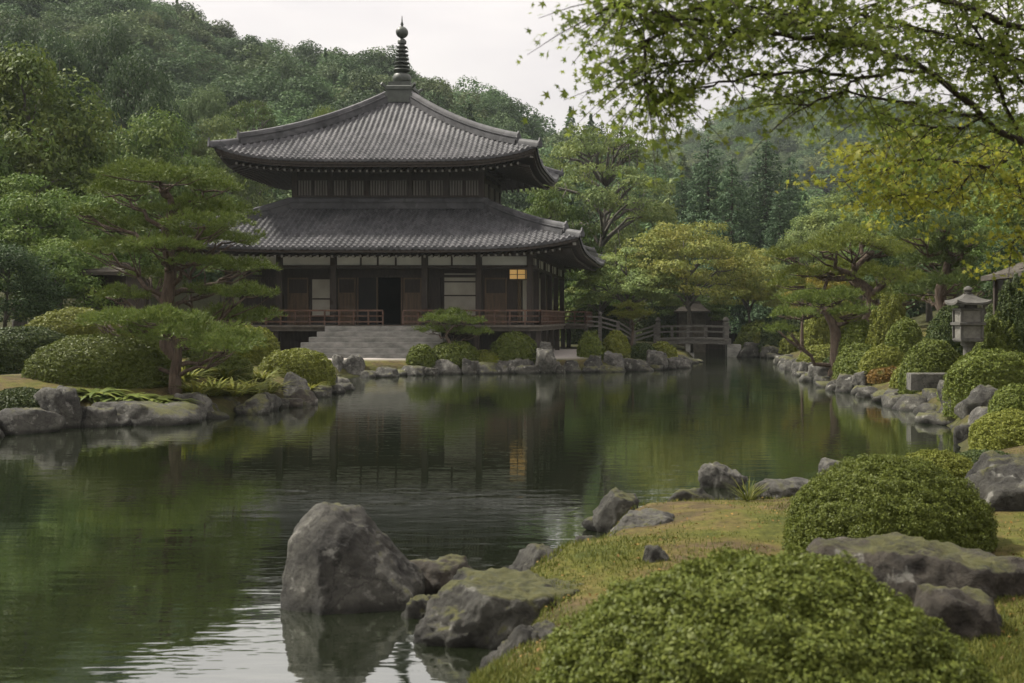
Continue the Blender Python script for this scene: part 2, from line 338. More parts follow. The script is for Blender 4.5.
def pond_dist(x, y):
    """distance to the shoreline, negative over the water"""
    x = np.asarray(x, float); y = np.asarray(y, float)
    A = POND; B = np.roll(POND, -1, 0)
    best = np.full(x.shape, 1e9); ins = np.zeros(x.shape, bool)
    for (ax, ay), (bx, by) in zip(A, B):
        dx, dy = bx - ax, by - ay
        t = np.clip(((x - ax) * dx + (y - ay) * dy) / (dx * dx + dy * dy), 0, 1)
        best = np.minimum(best, np.hypot(x - ax - t * dx, y - ay - t * dy))
        c = ((ay > y) != (by > y)) & (x < dx * (y - ay) / (dy if abs(dy) > 1e-9 else 1e-9) + ax); ins ^= c
    return np.where(ins, -best, best)
_rk = np.random.RandomState(3)
_K = _rk.normal(size=(14, 2)); _PH = _rk.uniform(0, 6.28, 14)
def wav(x, y, s):
    r = 0
    for k, p in zip(_K, _PH): r = r + np.sin((k[0] * x + k[1] * y) * s + p)
    return r / 7
R1 = [(-500, -190), (-250, -170), (-100, -120), (0, -72), (80, -32), (160, 8), (230, 40), (300, 52), (430, 77), (500, 92), (560, 110), (640, 130), (720, 165), (800, 215), (900, 270), (1000, 318), (1600, 318)]
R2 = [(-500, 150), (300, 150), (500, 136), (580, 134), (640, 129), (700, 113), (760, 101), (830, 96), (900, 106), (1000, 120), (1100, 130), (1600, 110)]
Y1, Y2 = 235.0, 460.0
def terrain(x, y):
    x = np.asarray(x, float); y = np.asarray(y, float)
    d = pond_dist(x, y)
    z = np.where(d < 0, -0.75 * sstep(-d / 1.4) - 0.02, 0)
    right = sstep((x - 2.5) / 4) * sstep((y - 17.5) / 5); left = sstep((-7 - x) / 3) * sstep((y - 14) / 6) * (1 - sstep((y - 38) / 6))
    near = 1 - sstep((y - 13) / 5)
    land = 0.30 * sstep(d / 0.35) + 0.12 * sstep(d / 1.5) + 0.18 * (1 - near) * sstep(d / 1.6)
    land = land + right * (1.0 * sstep((d - 0.6) / 6)) + left * (0.30 * sstep((d - 0.5) / 3)) + near * 0.08 * sstep((d - 1.5) / 4)
    land = land + (0.03 * wav(x, y, 0.9) + 0.022 * wav(y + 3, x, 3.1)) * sstep(d / 0.8)
    yy = np.maximum(y, 30.0); px = PX0 + x / yy * F
    h1 = np.interp(px, [p[0] for p in R1], [(PY0 - p[1]) / F * Y1 + CAMZ - 15.5 if p[1] < 310 else 0 for p in R1])
    h2 = np.interp(px, [p[0] for p in R2], [(PY0 - p[1]) / F * Y2 + CAMZ - 21.0 for p in R2])
    s1 = sstep((y - 74) / (Y1 - 74)) ** 1.1 * (1 - 0.75 * sstep((y - Y1) / 130)); s2 = sstep((y - 250) / (Y2 - 250)) * (1 - 0.5 * sstep((y - Y2) / 200))
    hill = np.maximum(np.maximum(h1, 0) * s1, h2 * s2) + 1.0 * wav(x, y, 0.035) * sstep((y - 100) / 60)
    hill = hill + 7.0 * sstep((x - 11) / 18) * sstep((y - 40) / 50) + 5.0 * sstep((-22 - x) / 25) * sstep((y - 30) / 30)
    return np.where(d < 0, z, land + hill * sstep(d / 3))
def ground(x, y): return float(terrain(np.array([x]), np.array([y]))[0])

def spaced(a0, a1, fine0, fine1, step, grow=1.09, mx=9.0):
    v = list(np.arange(fine0, fine1 + 1e-6, step)); s = step; p = v[-1]
    while p < a1: s = min(s * grow, mx); p += s; v.append(p)
    s = step; p = v[0]; pre = []
    while p > a0: s = min(s * grow, mx); p -= s; pre.append(p)
    return np.array(pre[::-1] + v)
gx = spaced(-420, 470, -22, 14, 0.22); gy = spaced(-30, 680, 5, 50, 0.22)
GX, GY = np.meshgrid(gx, gy); GZ = terrain(GX, GY); GD = pond_dist(GX, GY)
nx, ny = len(gx), len(gy)
idx = np.arange(nx * ny).reshape(ny, nx)
quads = np.stack([idx[:-1, :-1], idx[:-1, 1:], idx[1:, 1:], idx[1:, :-1]], -1).reshape(-1, 4)
me = mesh_np('ground', np.stack([GX, GY, GZ], -1).reshape(-1, 3), quads, None, [M['ground']], True)
court = sstep((GY - 43.5) / 1.2) * (1 - sstep((GY - 60) / 2)) * sstep((GX + 23) / 2) * (1 - sstep((GX + 0.2) / 1.2)) * sstep((GD - 0.9) / 0.5)
path = np.exp(-((GY - 28.5 - (GX + 16) * 0.05) / 0.9) ** 2) * sstep((-14.5 - GX) / 2) + np.exp(-((GY - 66) / 1.5) ** 2) * sstep((GX - 4) / 1.5) * (1 - sstep((GX - 12) / 3))
wood = np.clip(0.85 * np.exp(-np.maximum(GD, 0) / 0.45) * (1 - sstep((15.5 - GY) / 2)) + 0.5 * np.exp(-np.maximum(GD, 0) / 0.12) + sstep((GY - 60) / 10) + sstep((-19 - GX) / 5) + sstep((GX - 11) / 4) + (GD < -0.15) * 0.8, 0, 1)
for nm, arr in (('gravel', np.clip(court + path, 0, 1)), ('wood', np.clip(wood - path, 0, 1))):
    at = me.attributes.new(nm, 'FLOAT', 'POINT'); at.data.foreach_set('value', arr.astype(np.float32).ravel())
tag(link('ground', me), kind='structure')
wy0, wy1 = -2.0, 92.0
me = mesh_np('pond_water', [(-42, wy0, 0), (40, wy0, 0), (40, wy1, 0), (-42, wy1, 0)], [(0, 1, 2, 3)], None, [M['water']])
tag(link('water', me), kind='structure')

# ------------------------------------------------------------------ foliage builders
def unit(v): return v / np.maximum(np.linalg.norm(v, axis=-1, keepdims=True), 1e-9)
def cards(c, n, s, asp, rg, fold=0.18, along=None):
    """one four-cornered leaf per centre: pointed, slightly folded"""
    k = len(c); t = rg.normal(size=(k, 3)) if along is None else along + rg.normal(size=(k, 3)) * 0.25
    n = unit(n); u = unit(t - n * np.sum(t * n, 1, keepdims=True)); v = np.cross(n, u); s = np.asarray(s).reshape(-1, 1) * np.ones((k, 1))
    V = np.empty((k, 4, 3)); V[:, 0] = c - u * s; V[:, 1] = c + v * s * asp + n * s * fold; V[:, 2] = c + u * s; V[:, 3] = c - v * s * asp + n * s * fold
    return V.reshape(-1, 3), np.arange(k * 4).reshape(-1, 4)
def clump_leaves(cs, rs, per, flat, size, rg, updown=-0.35, asp=0.45):
    P, Nn = [], []
    for c, r in zip(cs, rs):
        k = max(6, int(per * (r / np.mean(rs)) ** 2)); d = unit(rg.normal(size=(k * 2, 3))); d = d[d[:, 2] > updown][:k]
        rad = r * (0.55 + 0.5 * rg.rand(len(d), 1) ** 0.6) * (1 + 0.22 * np.sin(d[:, :1] * 5 + c[0]) * np.cos(d[:, 1:2] * 6 + c[1]))
        P.append(c + d * rad * np.array([1, 1, flat])); Nn.append(d * 0.6 + np.array([0, 0, 0.5]) + rg.normal(size=d.shape) * 0.45)
    P = np.concatenate(P); Nn = np.concatenate(Nn)
    return cards(P, Nn, size * (0.7 + 0.6 * rg.rand(len(P))), asp, rg)
def curve_pts(p, q, sag, n=5, rg=None, jit=0.0):
    p = np.array(p, float); q = np.array(q, float); out = []
    for i in range(n):
        t = i / (n - 1); pt = p + (q - p) * t; pt[2] += sag * 4 * t * (1 - t)
        if rg is not None and 0 < i < n - 1: pt = pt + rg.normal(size=3) * jit
        out.append(pt)
    return out
def to_mesh(mb, name, mat, smooth=True):
    me = bpy.data.meshes.new(name); me.from_pydata(mb.v, [], mb.f); me.materials.append(mat)
    me.polygons.foreach_set('use_smooth', np.ones(len(mb.f), bool)); me.update(); return me
PROTO = {}
def broad_tree(key, seed, H, R, zlow, ncl, rc, flat, per, leaf, limbs=10, trunk_r=0.22, asp=0.45, top=1.0, spread=0.5):
    rg = np.random.RandomState(seed); zc = (zlow + H) / 2; rz = (H - zlow) / 2
    cs, rs = [], []
    while len(cs) < ncl:
        d = unit(rg.normal(size=3)); 
        if d[2] < -0.55: continue
        f = 0.45 + 0.55 * rg.rand() ** spread
        c = np.array([d[0] * R * f, d[1] * R * f, zc + d[2] * rz * f * 0.9])
        if c[2] > zc: c[:2] *= 1 - (1 - top) * (c[2] - zc) / rz
        cs.append(c); rs.append(rc * (0.65 + 0.7 * rg.rand()))
    V, Q = clump_leaves(cs, rs, per, flat, leaf, rg, asp=asp)
    crown = mesh_np('crown', V, Q, None, [M['l_green']])
    mb = MB(); tp = [(0, 0, -0.3)]; off = rg.normal(size=2) * 0.05
    for i in range(1, 7):
        t = i / 6; tp.append((off[0] * H * t * t + rg.normal() * 0.08, off[1] * H * t * t + rg.normal() * 0.08, H * 0.82 * t))
    mb.tube(tp, [trunk_r * (1.25 if i == 0 else 1 - 0.14 * i) for i in range(7)], 8)
    order = rg.permutation(ncl)[:limbs]
    for k in order:
        c = cs[k]; h = max(0.18 * H, min(c[2] - 0.25 * np.hypot(c[0], c[1]) - 0.5, H * 0.7)); t = h / (H * 0.82) * 6; i = min(int(t), 5); a = np.array(tp[i]) + (np.array(tp[i + 1]) - np.array(tp[i])) * (t - i)
        pts = curve_pts(a, c, 0.12 * np.hypot(*c[:2]), 6, rg, 0.1); r0 = trunk_r * 0.45
        mb.tube(pts, [r0 * (1 - 0.15 * j) for j in range(6)], 6)
        for _ in range(3):
            j = rg.randint(2, 5); e = pts[j] + unit(rg.normal(size=3) + np.array([c[0], c[1], 1.5]) * 0.3) * R * 0.35
            mb.tube(curve_pts(pts[j], e, 0.1, 4, rg, 0.05), [r0 * 0.4, r0 * 0.3, r0 * 0.2, r0 * 0.1], 5)
    PROTO[key] = (to_mesh(mb, 'trunk', M['bark_grey']), crown, H, R)
def cedar_tree(key, seed, H, R, tiers, per, leaf, n_at=9):
    rg = np.random.RandomState(seed); P, A, Nn = [], [], []; mb = MB()
    mb.tube([(0, 0, -0.3), (0.03, 0, H * 0.5), (0, 0, H * 0.98)], [0.3, 0.18, 0.03], 8)
    for i in range(tiers):
        t = (i + 0.5) / tiers; z = H * (0.12 + 0.87 * t); r = R * (1 - t) ** 0.75 * (0.75 + 0.45 * rg.rand()) + 0.12
        m = max(4, int(n_at * (1 - 0.5 * t))); ph = rg.rand() * 6.28
        for j in range(m):
            a = ph + 6.283 * j / m + rg.normal() * 0.25; rr = r * (0.75 + 0.4 * rg.rand()); dr = np.array([math.cos(a), math.sin(a), 0])
            k = int(per * (0.4 + rr / R)); u = rg.rand(k, 1) ** 0.7; w = rg.normal(size=(k, 1)) * 0.22 * rr * (1.1 - 0.5 * u)
            p = np.array([0, 0, z]) + dr * rr * u + np.array([-dr[1], dr[0], 0]) * w; p[:, 2:] += -0.28 * rr * u ** 1.3 + 0.16 * rr * u ** 3 + rg.normal(size=(k, 1)) * 0.10
            P.append(p); A.append(np.tile(dr + np.array([0, 0, -0.35]), (k, 1))); Nn.append(np.array([0, 0, 0.8]) + dr * 0.4 + rg.normal(size=(k, 3)) * 0.4)
            mb.tube([(0, 0, z), tuple(np.array([0, 0, z - 0.12 * rr]) + dr * rr * 0.8)], [0.05, 0.015], 4)
    P = np.concatenate(P); V, Q = cards(P, np.concatenate(Nn), leaf * (0.7 + 0.6 * rg.rand(len(P))), 0.36, rg, 0.15, np.concatenate(A))
    PROTO[key] = (to_mesh(mb, 'trunk', M['bark']), mesh_np('crown', V, Q, None, [M['l_cedar']]), H, R)

broad_tree('round_a', 11, 11, 4.4, 2.0, 95, 1.15, 0.62, 190, 0.135, 12, top=0.8)
broad_tree('round_b', 12, 11, 4.6, 1.6, 110, 1.0, 0.6, 170, 0.125, 12, top=0.75)
broad_tree('layered_a', 13, 8, 5.0, 1.6, 85, 1.2, 0.28, 210, 0.115, 14, 0.2, top=0.7)
broad_tree('layered_b', 14, 8, 4.6, 1.4, 90, 1.05, 0.30, 190, 0.115, 14, 0.2, top=0.8)
broad_tree('open_a', 15, 11.5, 4.8, 3.6, 62, 1.05, 0.34, 200, 0.11, 26, 0.26, top=0.8, spread=0.35)
broad_tree('ever_a', 16, 10, 3.6, 1.0, 100, 0.95, 0.75, 170, 0.12, 8, top=0.55)
broad_tree('ever_b', 17, 10, 4.2, 0.8, 110, 1.0, 0.7, 170, 0.12, 8, top=0.7)
def cedar2(key, seed, H, R, ncl, rc, per, leaf):
    rg = np.random.RandomState(seed); cs, rs = [], []; mb = MB(); mb.tube([(0, 0, -0.3), (0.03, 0, H * 0.5), (0, 0, H * 0.97)], [0.3, 0.18, 0.03], 8)
    for i in range(ncl):
        t = (i + rg.rand()) / ncl; t = 1 - (1 - t) ** 0.62; z = H * (0.10 + 0.88 * t); a = i * 2.4 + rg.rand() * .7; r = R * (1 - t) ** 0.7 * (0.55 + 0.5 * rg.rand())
        cs.append(np.array([math.cos(a) * r, math.sin(a) * r, z - 0.25 * r])); rs.append(rc * (0.45 + 0.7 * (1 - t)) * (0.75 + 0.5 * rg.rand())); mb.tube([(0, 0, z), tuple(cs[-1])], [0.05, 0.02], 4)
    V, Q = clump_leaves(cs, rs, per, 0.55, leaf, rg, -0.6, 0.4); PROTO[key] = (to_mesh(mb, 'trunk', M['bark_dark']), mesh_np('crown', V, Q, None, [M['l_cedar']]), H, R)
cedar2('cedar_a', 18, 16, 3.0, 170, 0.95, 170, 0.13)
cedar2('cedar_b', 19, 16, 3.3, 170, 1.0, 170, 0.13)

def obj_mat(o, m):
    o.material_slots[0].link = 'OBJECT'; o.material_slots[0].material = m
def tree(name, key, px, pytop, Y, mat, label, wpx=None, group=None, rot=None, cat='tree'):
    x = WX(px, Y); zb = ground(x, Y); tr, cw, H, R = PROTO[key]
    hgt = WZ(pytop, Y) - zb; s = hgt / (H * 1.0); sx = s if wpx is None else (wpx / 2 * Y / F) / (R * 1.08)
    e = empty(name, (x, Y, zb), label, cat, group); e.rotation_euler.z = random.uniform(0, 6.28) if rot is None else rot; e.scale = (sx, sx, s)
    link('trunk', tr, e); c = link('crown', cw, e); obj_mat(c, M[mat]); return e

# pines: curved trunk, limbs and flat pads of needle tufts
def needle_pad(rx, ry, rz, n, ln, rg, wd=0.02, k=9):
    d = unit(rg.normal(size=(n, 3))); d[:, 2] = np.abs(d[:, 2]) * (rg.rand(n) > 0.14) - 0.12 * rg.rand(n)
    rr = (0.35 + 0.68 * rg.rand(n, 1) ** 0.5) * (1 + 0.18 * np.sin(np.arctan2(d[:, 1:2], d[:, 0:1]) * 5 + rg.rand() * 6))
    c = d * rr * np.array([rx, ry, rz]); c[:, 2] += rz * 0.25 * np.sin(c[:, 0] / rx * 6 + rg.rand() * 6)
    c = np.repeat(c, k, 0); out = np.repeat(d * np.array([1 / rx, 1 / ry, 1 / rz]) / max(1 / rx, 1 / ry, 1 / rz), k, 0)
    dr = unit(out * 0.5 + np.array([0, 0, 0.55]) + np.repeat(unit(d * np.array([1, 1, .01])), k, 0) * 0.4 + rg.normal(size=c.shape) * 0.55)
    sd = unit(np.cross(dr, rg.normal(size=c.shape))) * wd / 2; l = ln * (0.7 + 0.5 * rg.rand(len(c), 1))
    V = np.stack([c - sd, c + sd, c + dr * l], 1).reshape(-1, 3)
    return V, np.arange(len(V)).reshape(-1, 3)
def pine(name, base_px, Y, trunk, pads, mat, label, seed, ln=0.13, r0=0.16, dens=1.0, group=None, cat='pine tree', split=True, depth=0.9):
    rg = np.random.RandomState(seed); bx = WX(base_px, Y); bz = ground(bx, Y)
    e = empty(name, (bx, Y, bz), label, cat, group)
    o = np.array([bx, Y, bz]); tp = [np.array([0, 0, -0.25])] + [PT(px, py, Y) + np.array([0, dy, 0]) - o for px, py, dy in trunk]
    # smooth the trunk
    T = []
    for i in range(len(tp) - 1):
        for t in (0, 0.33, 0.67):
            p0 = tp[max(i - 1, 0)]; p1 = tp[i]; p2 = tp[i + 1]; p3 = tp[min(i + 2, len(tp) - 1)]
            T.append(0.5 * ((2 * p1) + (-p0 + p2) * t + (2 * p0 - 5 * p1 + 4 * p2 - p3) * t * t + (-p0 + 3 * p1 - 3 * p2 + p3) * t ** 3))
    T.append(tp[-1]); k = len(T)
    mb = MB(); mb.tube(T, [r0 * (1.25 - 0.95 * i / (k - 1)) * (1.25 if i == 0 else 1) for i in range(k)], 10)
    allV, allT, nb = [], [], 0
    for px, py, hw, hh, *dd in pads:
        dy = dd[0] if dd else rg.uniform(-depth, depth)
        Yp = Y + dy; c = PT(px, py, Yp) - o; rx = hw * Yp / F * 0.95; rz = max(hh * Yp / F * 0.85, 0.08); ry = rx * rg.uniform(0.75, 1.05)
        n = int(dens * 300 * (rx * ry) / (ln / 0.13) ** 2 * 1.6) + 40
        V, Tt = needle_pad(rx, ry, rz, n, ln, rg, ln * 0.15)
        if split:
            me = mesh_np('foliage_pad', V, None, Tt, [M[mat]]); link('foliage_pad', me, e, tuple(c))
        else:
            allV.append(V + c); allT.append(Tt + nb); nb += len(V)
        # limb from the trunk to the pad, then twigs under the pad
        j = min(range(k), key=lambda q: np.linalg.norm(T[q] - (c + np.array([0, 0, -0.25 - 0.35 * np.hypot(c[0] - T[q][0], c[1] - T[q][1])])))); a = T[j]
        end = c + np.array([0, 0, -rz * 0.3]); pts = curve_pts(a, end, -0.08 * np.linalg.norm(end - a), 7, rg, 0.06 * r0 / 0.16); rl = r0 * 0.42
        mb.tube(pts, [rl * (1 - 0.12 * i) for i in range(7)], 6)
        for _ in range(7):
            q = rg.randint(3, 7); g = c + np.array([rg.uniform(-.75, .75) * rx, rg.uniform(-.75, .75) * ry, -rz * 0.1])
            mb.tube(curve_pts(pts[q], g, -0.05, 4, rg, 0.03), [rl * 0.35, rl * 0.28, rl * 0.2, rl * 0.08], 5)
    link('trunk', to_mesh(mb, 'trunk', M['bark']), e)
    if not split: link('crown', mesh_np('crown', np.concatenate(allV), None, np.concatenate(allT), [M[mat]]), e)
    return e

_SK = np.random.RandomState(5).normal(size=(16, 3)); _SP = np.random.RandomState(6).uniform(0, 6.28, 16)
def lump(d, f, seed):
    r = 0
    for i, (k, p) in enumerate(zip(_SK, _SP)): r = r + np.sin(d @ k * f + p + seed * (i + 1))
    return r / 8
def bush_mesh(rx, ry, h, leaf, n, seed, rough=1.0, asp=0.5, mat='l_bush', pw=0.8):
    fine = min(1.0, 1.1 / rx); rg = np.random.RandomState(seed); z0 = -0.12
    def surf(d, k):
        s = 1 + rough * (0.06 * lump(d, 2.2, seed) + 0.035 * lump(d, 7.0, seed + 1) + fine * (0.05 * lump(d, 15.0, seed + 2) + 0.045 * lump(d, 31.0, seed + 3)))
        hx = np.sign(d[:, :2]) * np.abs(d[:, :2]); zz = np.sign(d[:, 2]) * np.abs(d[:, 2]) ** pw
        return np.stack([hx[:, 0] * rx, hx[:, 1] * ry, zz * h], 1) * (s * k)[:, None]
    d = unit(rg.normal(size=(int(n * 1.7), 3))); d = d[d[:, 2] > -0.10][:n]
    # leaves gather in little rosettes
    k = 0.93 + 0.10 * rg.rand(len(d)) ** 0.8
    P = surf(d, k); nn = unit(d / np.array([rx, ry, h])) 
    V, Q = cards(P, nn * 0.75 + rg.normal(size=d.shape) * 0.55 + np.array([0, 0, .2]), leaf * (0.65 + 0.7 * rg.rand(len(d))), asp, rg, 0.2)
    nu, nv = 40, 16; U, W = np.meshgrid(np.arange(nu) / nu * 2 * math.pi, np.linspace(-0.12, 1, nv) * math.pi / 2)
    dc = np.stack([np.cos(W) * np.cos(U), np.cos(W) * np.sin(U), np.sin(W)], -1).reshape(-1, 3)
    CV = surf(dc, np.full(len(dc), 0.86)); ii = np.arange(nu * nv).reshape(nv, nu); CQ = np.stack([ii[:-1], np.roll(ii, -1, 1)[:-1], np.roll(ii, -1, 1)[1:], ii[1:]], -1).reshape(-1, 4)
    me = mesh_np('bush', np.concatenate([V, CV]), np.concatenate([Q, CQ + len(V)]), None, [M[mat]])
    return me
def bush(px, pytop, Y, wpx, mat, label, seed, group=None, leaf=None, n=None, rough=1.0, name='clipped_bush', depth=0.85, cat='bush', pw=0.8, sink=0.05):
    rb = WX(px, Y) > 4 and Y > 20
    while Y > 12 and pond_dist(np.array([WX(px, Y)]), np.array([Y]))[0] < (0.5 if rb else 0.3) + (0.42 if rb else 0.42) * wpx / 2 * Y / F: Y += 0.25
    x = WX(px, Y); z = ground(x, Y) - sink; rx = wpx / 2 * Y / F; h = max(WZ(pytop, Y) - z, 0.2)
    leaf = leaf or max(0.014, 1.15 * Y / F); area = 2 * math.pi * rx * max(h, rx * .6); n = n or int(min(42000, 900 + 3.4 * area / (leaf * leaf * 1.1)))
    me = bush_mesh(rx * 0.97, rx * depth, h * 0.97, leaf, n, seed, rough, mat=mat, pw=pw)
    return tag(link(name, me, None, (x, Y, z)), label, cat, group)

# ------------------------------------------------------------------ rocks
import bmesh
def rock_mesh(rx, ry, h, seed, sub=4, mat='rock', planes=None, rough=1.0):
    rg = np.random.RandomState(seed); bm = bmesh.new(); bmesh.ops.create_icosphere(bm, subdivisions=sub, radius=1)
    if planes is None:
        planes = [(unit(rg.normal(size=3) * np.array([1, 1, 0.8])), rg.uniform(0.68, 0.95)) for _ in range(13)] + [(np.array([0.1, 0, 1.0]), rg.uniform(0.72, 0.95))]
    PN = np.array([unit(np.array(p[0], float)) for p in planes]); PD = np.array([p[1] for p in planes])
    D = np.array([v.co[:] for v in bm.verts]); dots = D @ PN.T
    r = np.where(dots > 0.08, PD / np.maximum(dots, 0.08), 9.0)
    p = 55.0; rad = np.minimum((np.sum(r ** -p, 1)) ** (-1 / p), 1.25)
    off = Vector((seed * 3.1, seed * 1.7, 0)); 
    for v, d, q in zip(bm.verts, D, rad):
        dv = Vector(d); n1 = mnoise.fractal(dv * 1.7 + off, 0.8, 2.1, 6); n2 = mnoise.ridged_multi_fractal(dv * 2.4 + off, 0.8, 2.2, 6, 1.0, 2.0)
        s = q * (1 + rough * (0.13 * n1 + 0.075 * (n2 - 1.1)))
        v.co = Vector((d[0] * s * rx, d[1] * s * ry, d[2] * s * h))
    me = bpy.data.meshes.new('rock'); bm.to_mesh(me); bm.free(); me.materials.append(M[mat])
    me.polygons.foreach_set('use_smooth', np.ones(len(me.polygons), bool)); me.update(); return me
def rock(px, pytop, pybot, wpx, label, seed, mat='rock', Y=None, sub=4, depth=0.8, planes=None, group='rocks along the shore', rough=1.0, cat='rock', name='rock'):
    if Y is None: Y = CAMZ * F / (pybot - PY0)
    x = WX(px, Y); rx = wpx / 2 * Y / F * 1.08; ztop = WZ(pytop, Y); zb = WZ(pybot, Y)
    zc = zb - 0.08 + 0.12 * (ztop - zb); h = (ztop - zc) * 1.12
    me = rock_mesh(rx, rx * depth, max(h, 0.08), seed, sub, mat, planes, rough)
    o = link(name, me, None, (x, Y + rx * 0.3, zc)); return tag(o, label, cat, group)

# ------------------------------------------------------------------ the two-storey hall
XC = -12.63
COLX = [WX(p, 50.0) for p in (229, 283, 334, 425, 479, 530)]; COLX[0] = 2 * XC - COLX[5]; COLX[1] = 2 * XC - COLX[4]
YF, YB = 50.0, 64.8
SIDEY = [50.0, 52.4, 55.2, 58.2, 61.4, 64.8]
FLOOR = 1.95
hall = empty('temple_hall', (XC, YF, 0.5), 'dark timber two-storey temple hall with grey tiled curving roofs and a spire', 'temple')

class Roof:
    def __init__(s, eave, top, ze, zt, up, pw, lin):
        s.e, s.t, s.ze, s.zt, s.up, s.pw, s.lin = eave, top, ze, zt, up, pw, lin
        x0, x1, y0, y1 = eave; X0, X1, Y0, Y1_ = top
        # side: a range at the eave, a range at the top, inward depth, map to the plan
        s.sides = {'front': (x0, x1, X0, X1, Y0 - y0, lambda a, b: (a, y0 + b)), 'right': (y0, y1, Y0, Y1_, x1 - X1, lambda a, b: (x1 - b, a)),
                   'back': (x0, x1, X0, X1, y1 - Y1_, lambda a, b: (a, y1 - b)), 'left': (y0, y1, Y0, Y1_, X0 - x0, lambda a, b: (x0 + b, a))}
    def z(s, v, t):
        return s.ze + (s.zt - s.ze) * (s.lin * v + (1 - s.lin) * v * v) + s.up * np.abs(t) ** s.pw * np.clip(1 - v, 0, 1) ** 1.6
    def tval(s, side, a, v):
        a0, a1, A0, A1, B, f = s.sides[side]; l = a0 + (A0 - a0) * v; r = a1 + (A1 - a1) * v
        return np.clip((a - (l + r) / 2) / np.maximum((r - l) / 2, 0.01), -1, 1)
    def tiles(s, side, pitch, courses):
        a0, a1, A0, A1, B, f = s.sides[side]
        nrow = round((a1 - a0) / pitch); nper = 8; na = nrow * nper + 1; a = np.linspace(a0, a1, na)
        vm = np.minimum(1, np.minimum((a - a0) / max(A0 - a0, 1e-6), (a1 - a) / max(a1 - A1, 1e-6)))
        vm = np.clip(vm, 0.0005, 1)
        fr = np.array([0.0, 0.02, 0.5, 0.98]); vs = np.unique(np.concatenate([(i + fr) / courses for i in range(courses)] + [[1.0]])); nv = len(vs)
        Vv, Aa = np.meshgrid(vs, a, indexing='ij'); vv = np.minimum(Vv, vm[None, :])
        zz = s.z(vv, s.tval(side, Aa, vv))
        ph = (np.arange(na) % nper) / nper; bar = np.where(ph < 0.56, np.sqrt(np.clip(1 - ((ph - 0.28) / 0.28) ** 2, 0, 1)), 0) * pitch * 0.22 - np.where(ph >= 0.56, np.sin((ph - 0.56) / 0.44 * np.pi), 0) * pitch * 0.07
        saw = (1 - (vv * courses) % 1.0) * 0.028
        zz = zz + bar[None, :] + saw
        X, Y = f(Aa, vv * B); Vt = np.stack([X, Y, zz], -1)
        sk = Vt[0].copy(); base = s.z(np.zeros(na), s.tval(side, a, np.zeros(na))) - 0.075; sk[:, 2] = np.where(ph < 0.56, base - 0.02, base); 
        Vt = np.concatenate([sk[None], Vt]); ii = np.arange(Vt.shape[0] * na).reshape(-1, na)
        q = np.stack([ii[:-1, :-1], ii[:-1, 1:], ii[1:, 1:], ii[1:, :-1]], -1).reshape(-1, 4)
        if side in ('left', 'back'): q = q[:, ::-1]
        return Vt.reshape(-1, 3), q
    def tile_mesh(s, pitch, courses, off):
        V, Q, n = [], [], 0
        for sd in s.sides:
            v, q = s.tiles(sd, pitch, courses); V.append(v); Q.append(q + n); n += len(v)
        me = mesh_np('roof', np.concatenate(V) - np.array(off), np.concatenate(Q), None, [M['tile']], True); me.set_sharp_from_angle(angle=math.radians(50)); return me
    def edge(s, mb, d0, z0, z1, mi=0, back=0.12, step=0.4):
        """a board running round under the eave, following its upturn"""
        for sd, (a0, a1, A0, A1, B, f) in s.sides.items():
            aa = np.linspace(a0 + d0, a1 - d0, int((a1 - a0) / step)); t = s.tval(sd, aa, np.zeros(len(aa))); zz = s.ze + s.up * np.abs(t) ** s.pw
            for i in range(len(aa) - 1):
                vs = []
                for j in (i, i + 1):
                    for b, z in ((d0, z0), (d0, z1), (d0 + back, z1), (d0 + back, z0)): x, y = f(aa[j], b); vs.append((x, y, zz[j] + z))
                mb.add(vs, [(0, 4, 5, 1), (1, 5, 6, 2), (2, 6, 7, 3), (3, 7, 4, 0)], mi)
        return mb
    def soffit(s, mb, d0, z0, wall, zw, mi=0):
        """the boarded underside from the eave in to the wall; wall = plan rectangle"""
        w = {'front': (wall[0], wall[1], wall[2] - s.e[2]), 'back': (wall[0], wall[1], s.e[3] - wall[3]), 'right': (wall[2], wall[3], s.e[1] - wall[1]), 'left': (wall[2], wall[3], wall[0] - s.e[0])}
        for sd, (a0, a1, A0, A1, B, f) in s.sides.items():
            W0, W1, D = w[sd]; n = 48; m = 8; base = len(mb.v); vs = []
            for i in range(n + 1):
                u = i / n
                for j in range(m + 1):
                    q = j / m; l = a0 + d0 + (W0 - a0 - d0) * q; r = a1 - d0 + (W1 - a1 + d0) * q; a = l + (r - l) * u
                    z = (s.ze + z0 + s.up * abs(2 * u - 1) ** s.pw) * (1 - q) + zw * q + s.up * 0.2 * abs(2 * u - 1) ** s.pw * q * (1 - q)
                    x, y = f(a, d0 + (D - d0) * q); vs.append((x, y, z))
            fs = [(i * (m + 1) + j, i * (m + 1) + j + 1, (i + 1) * (m + 1) + j + 1, (i + 1) * (m + 1) + j) for i in range(n) for j in range(m)]
            mb.add(vs, fs, mi)
        return mb
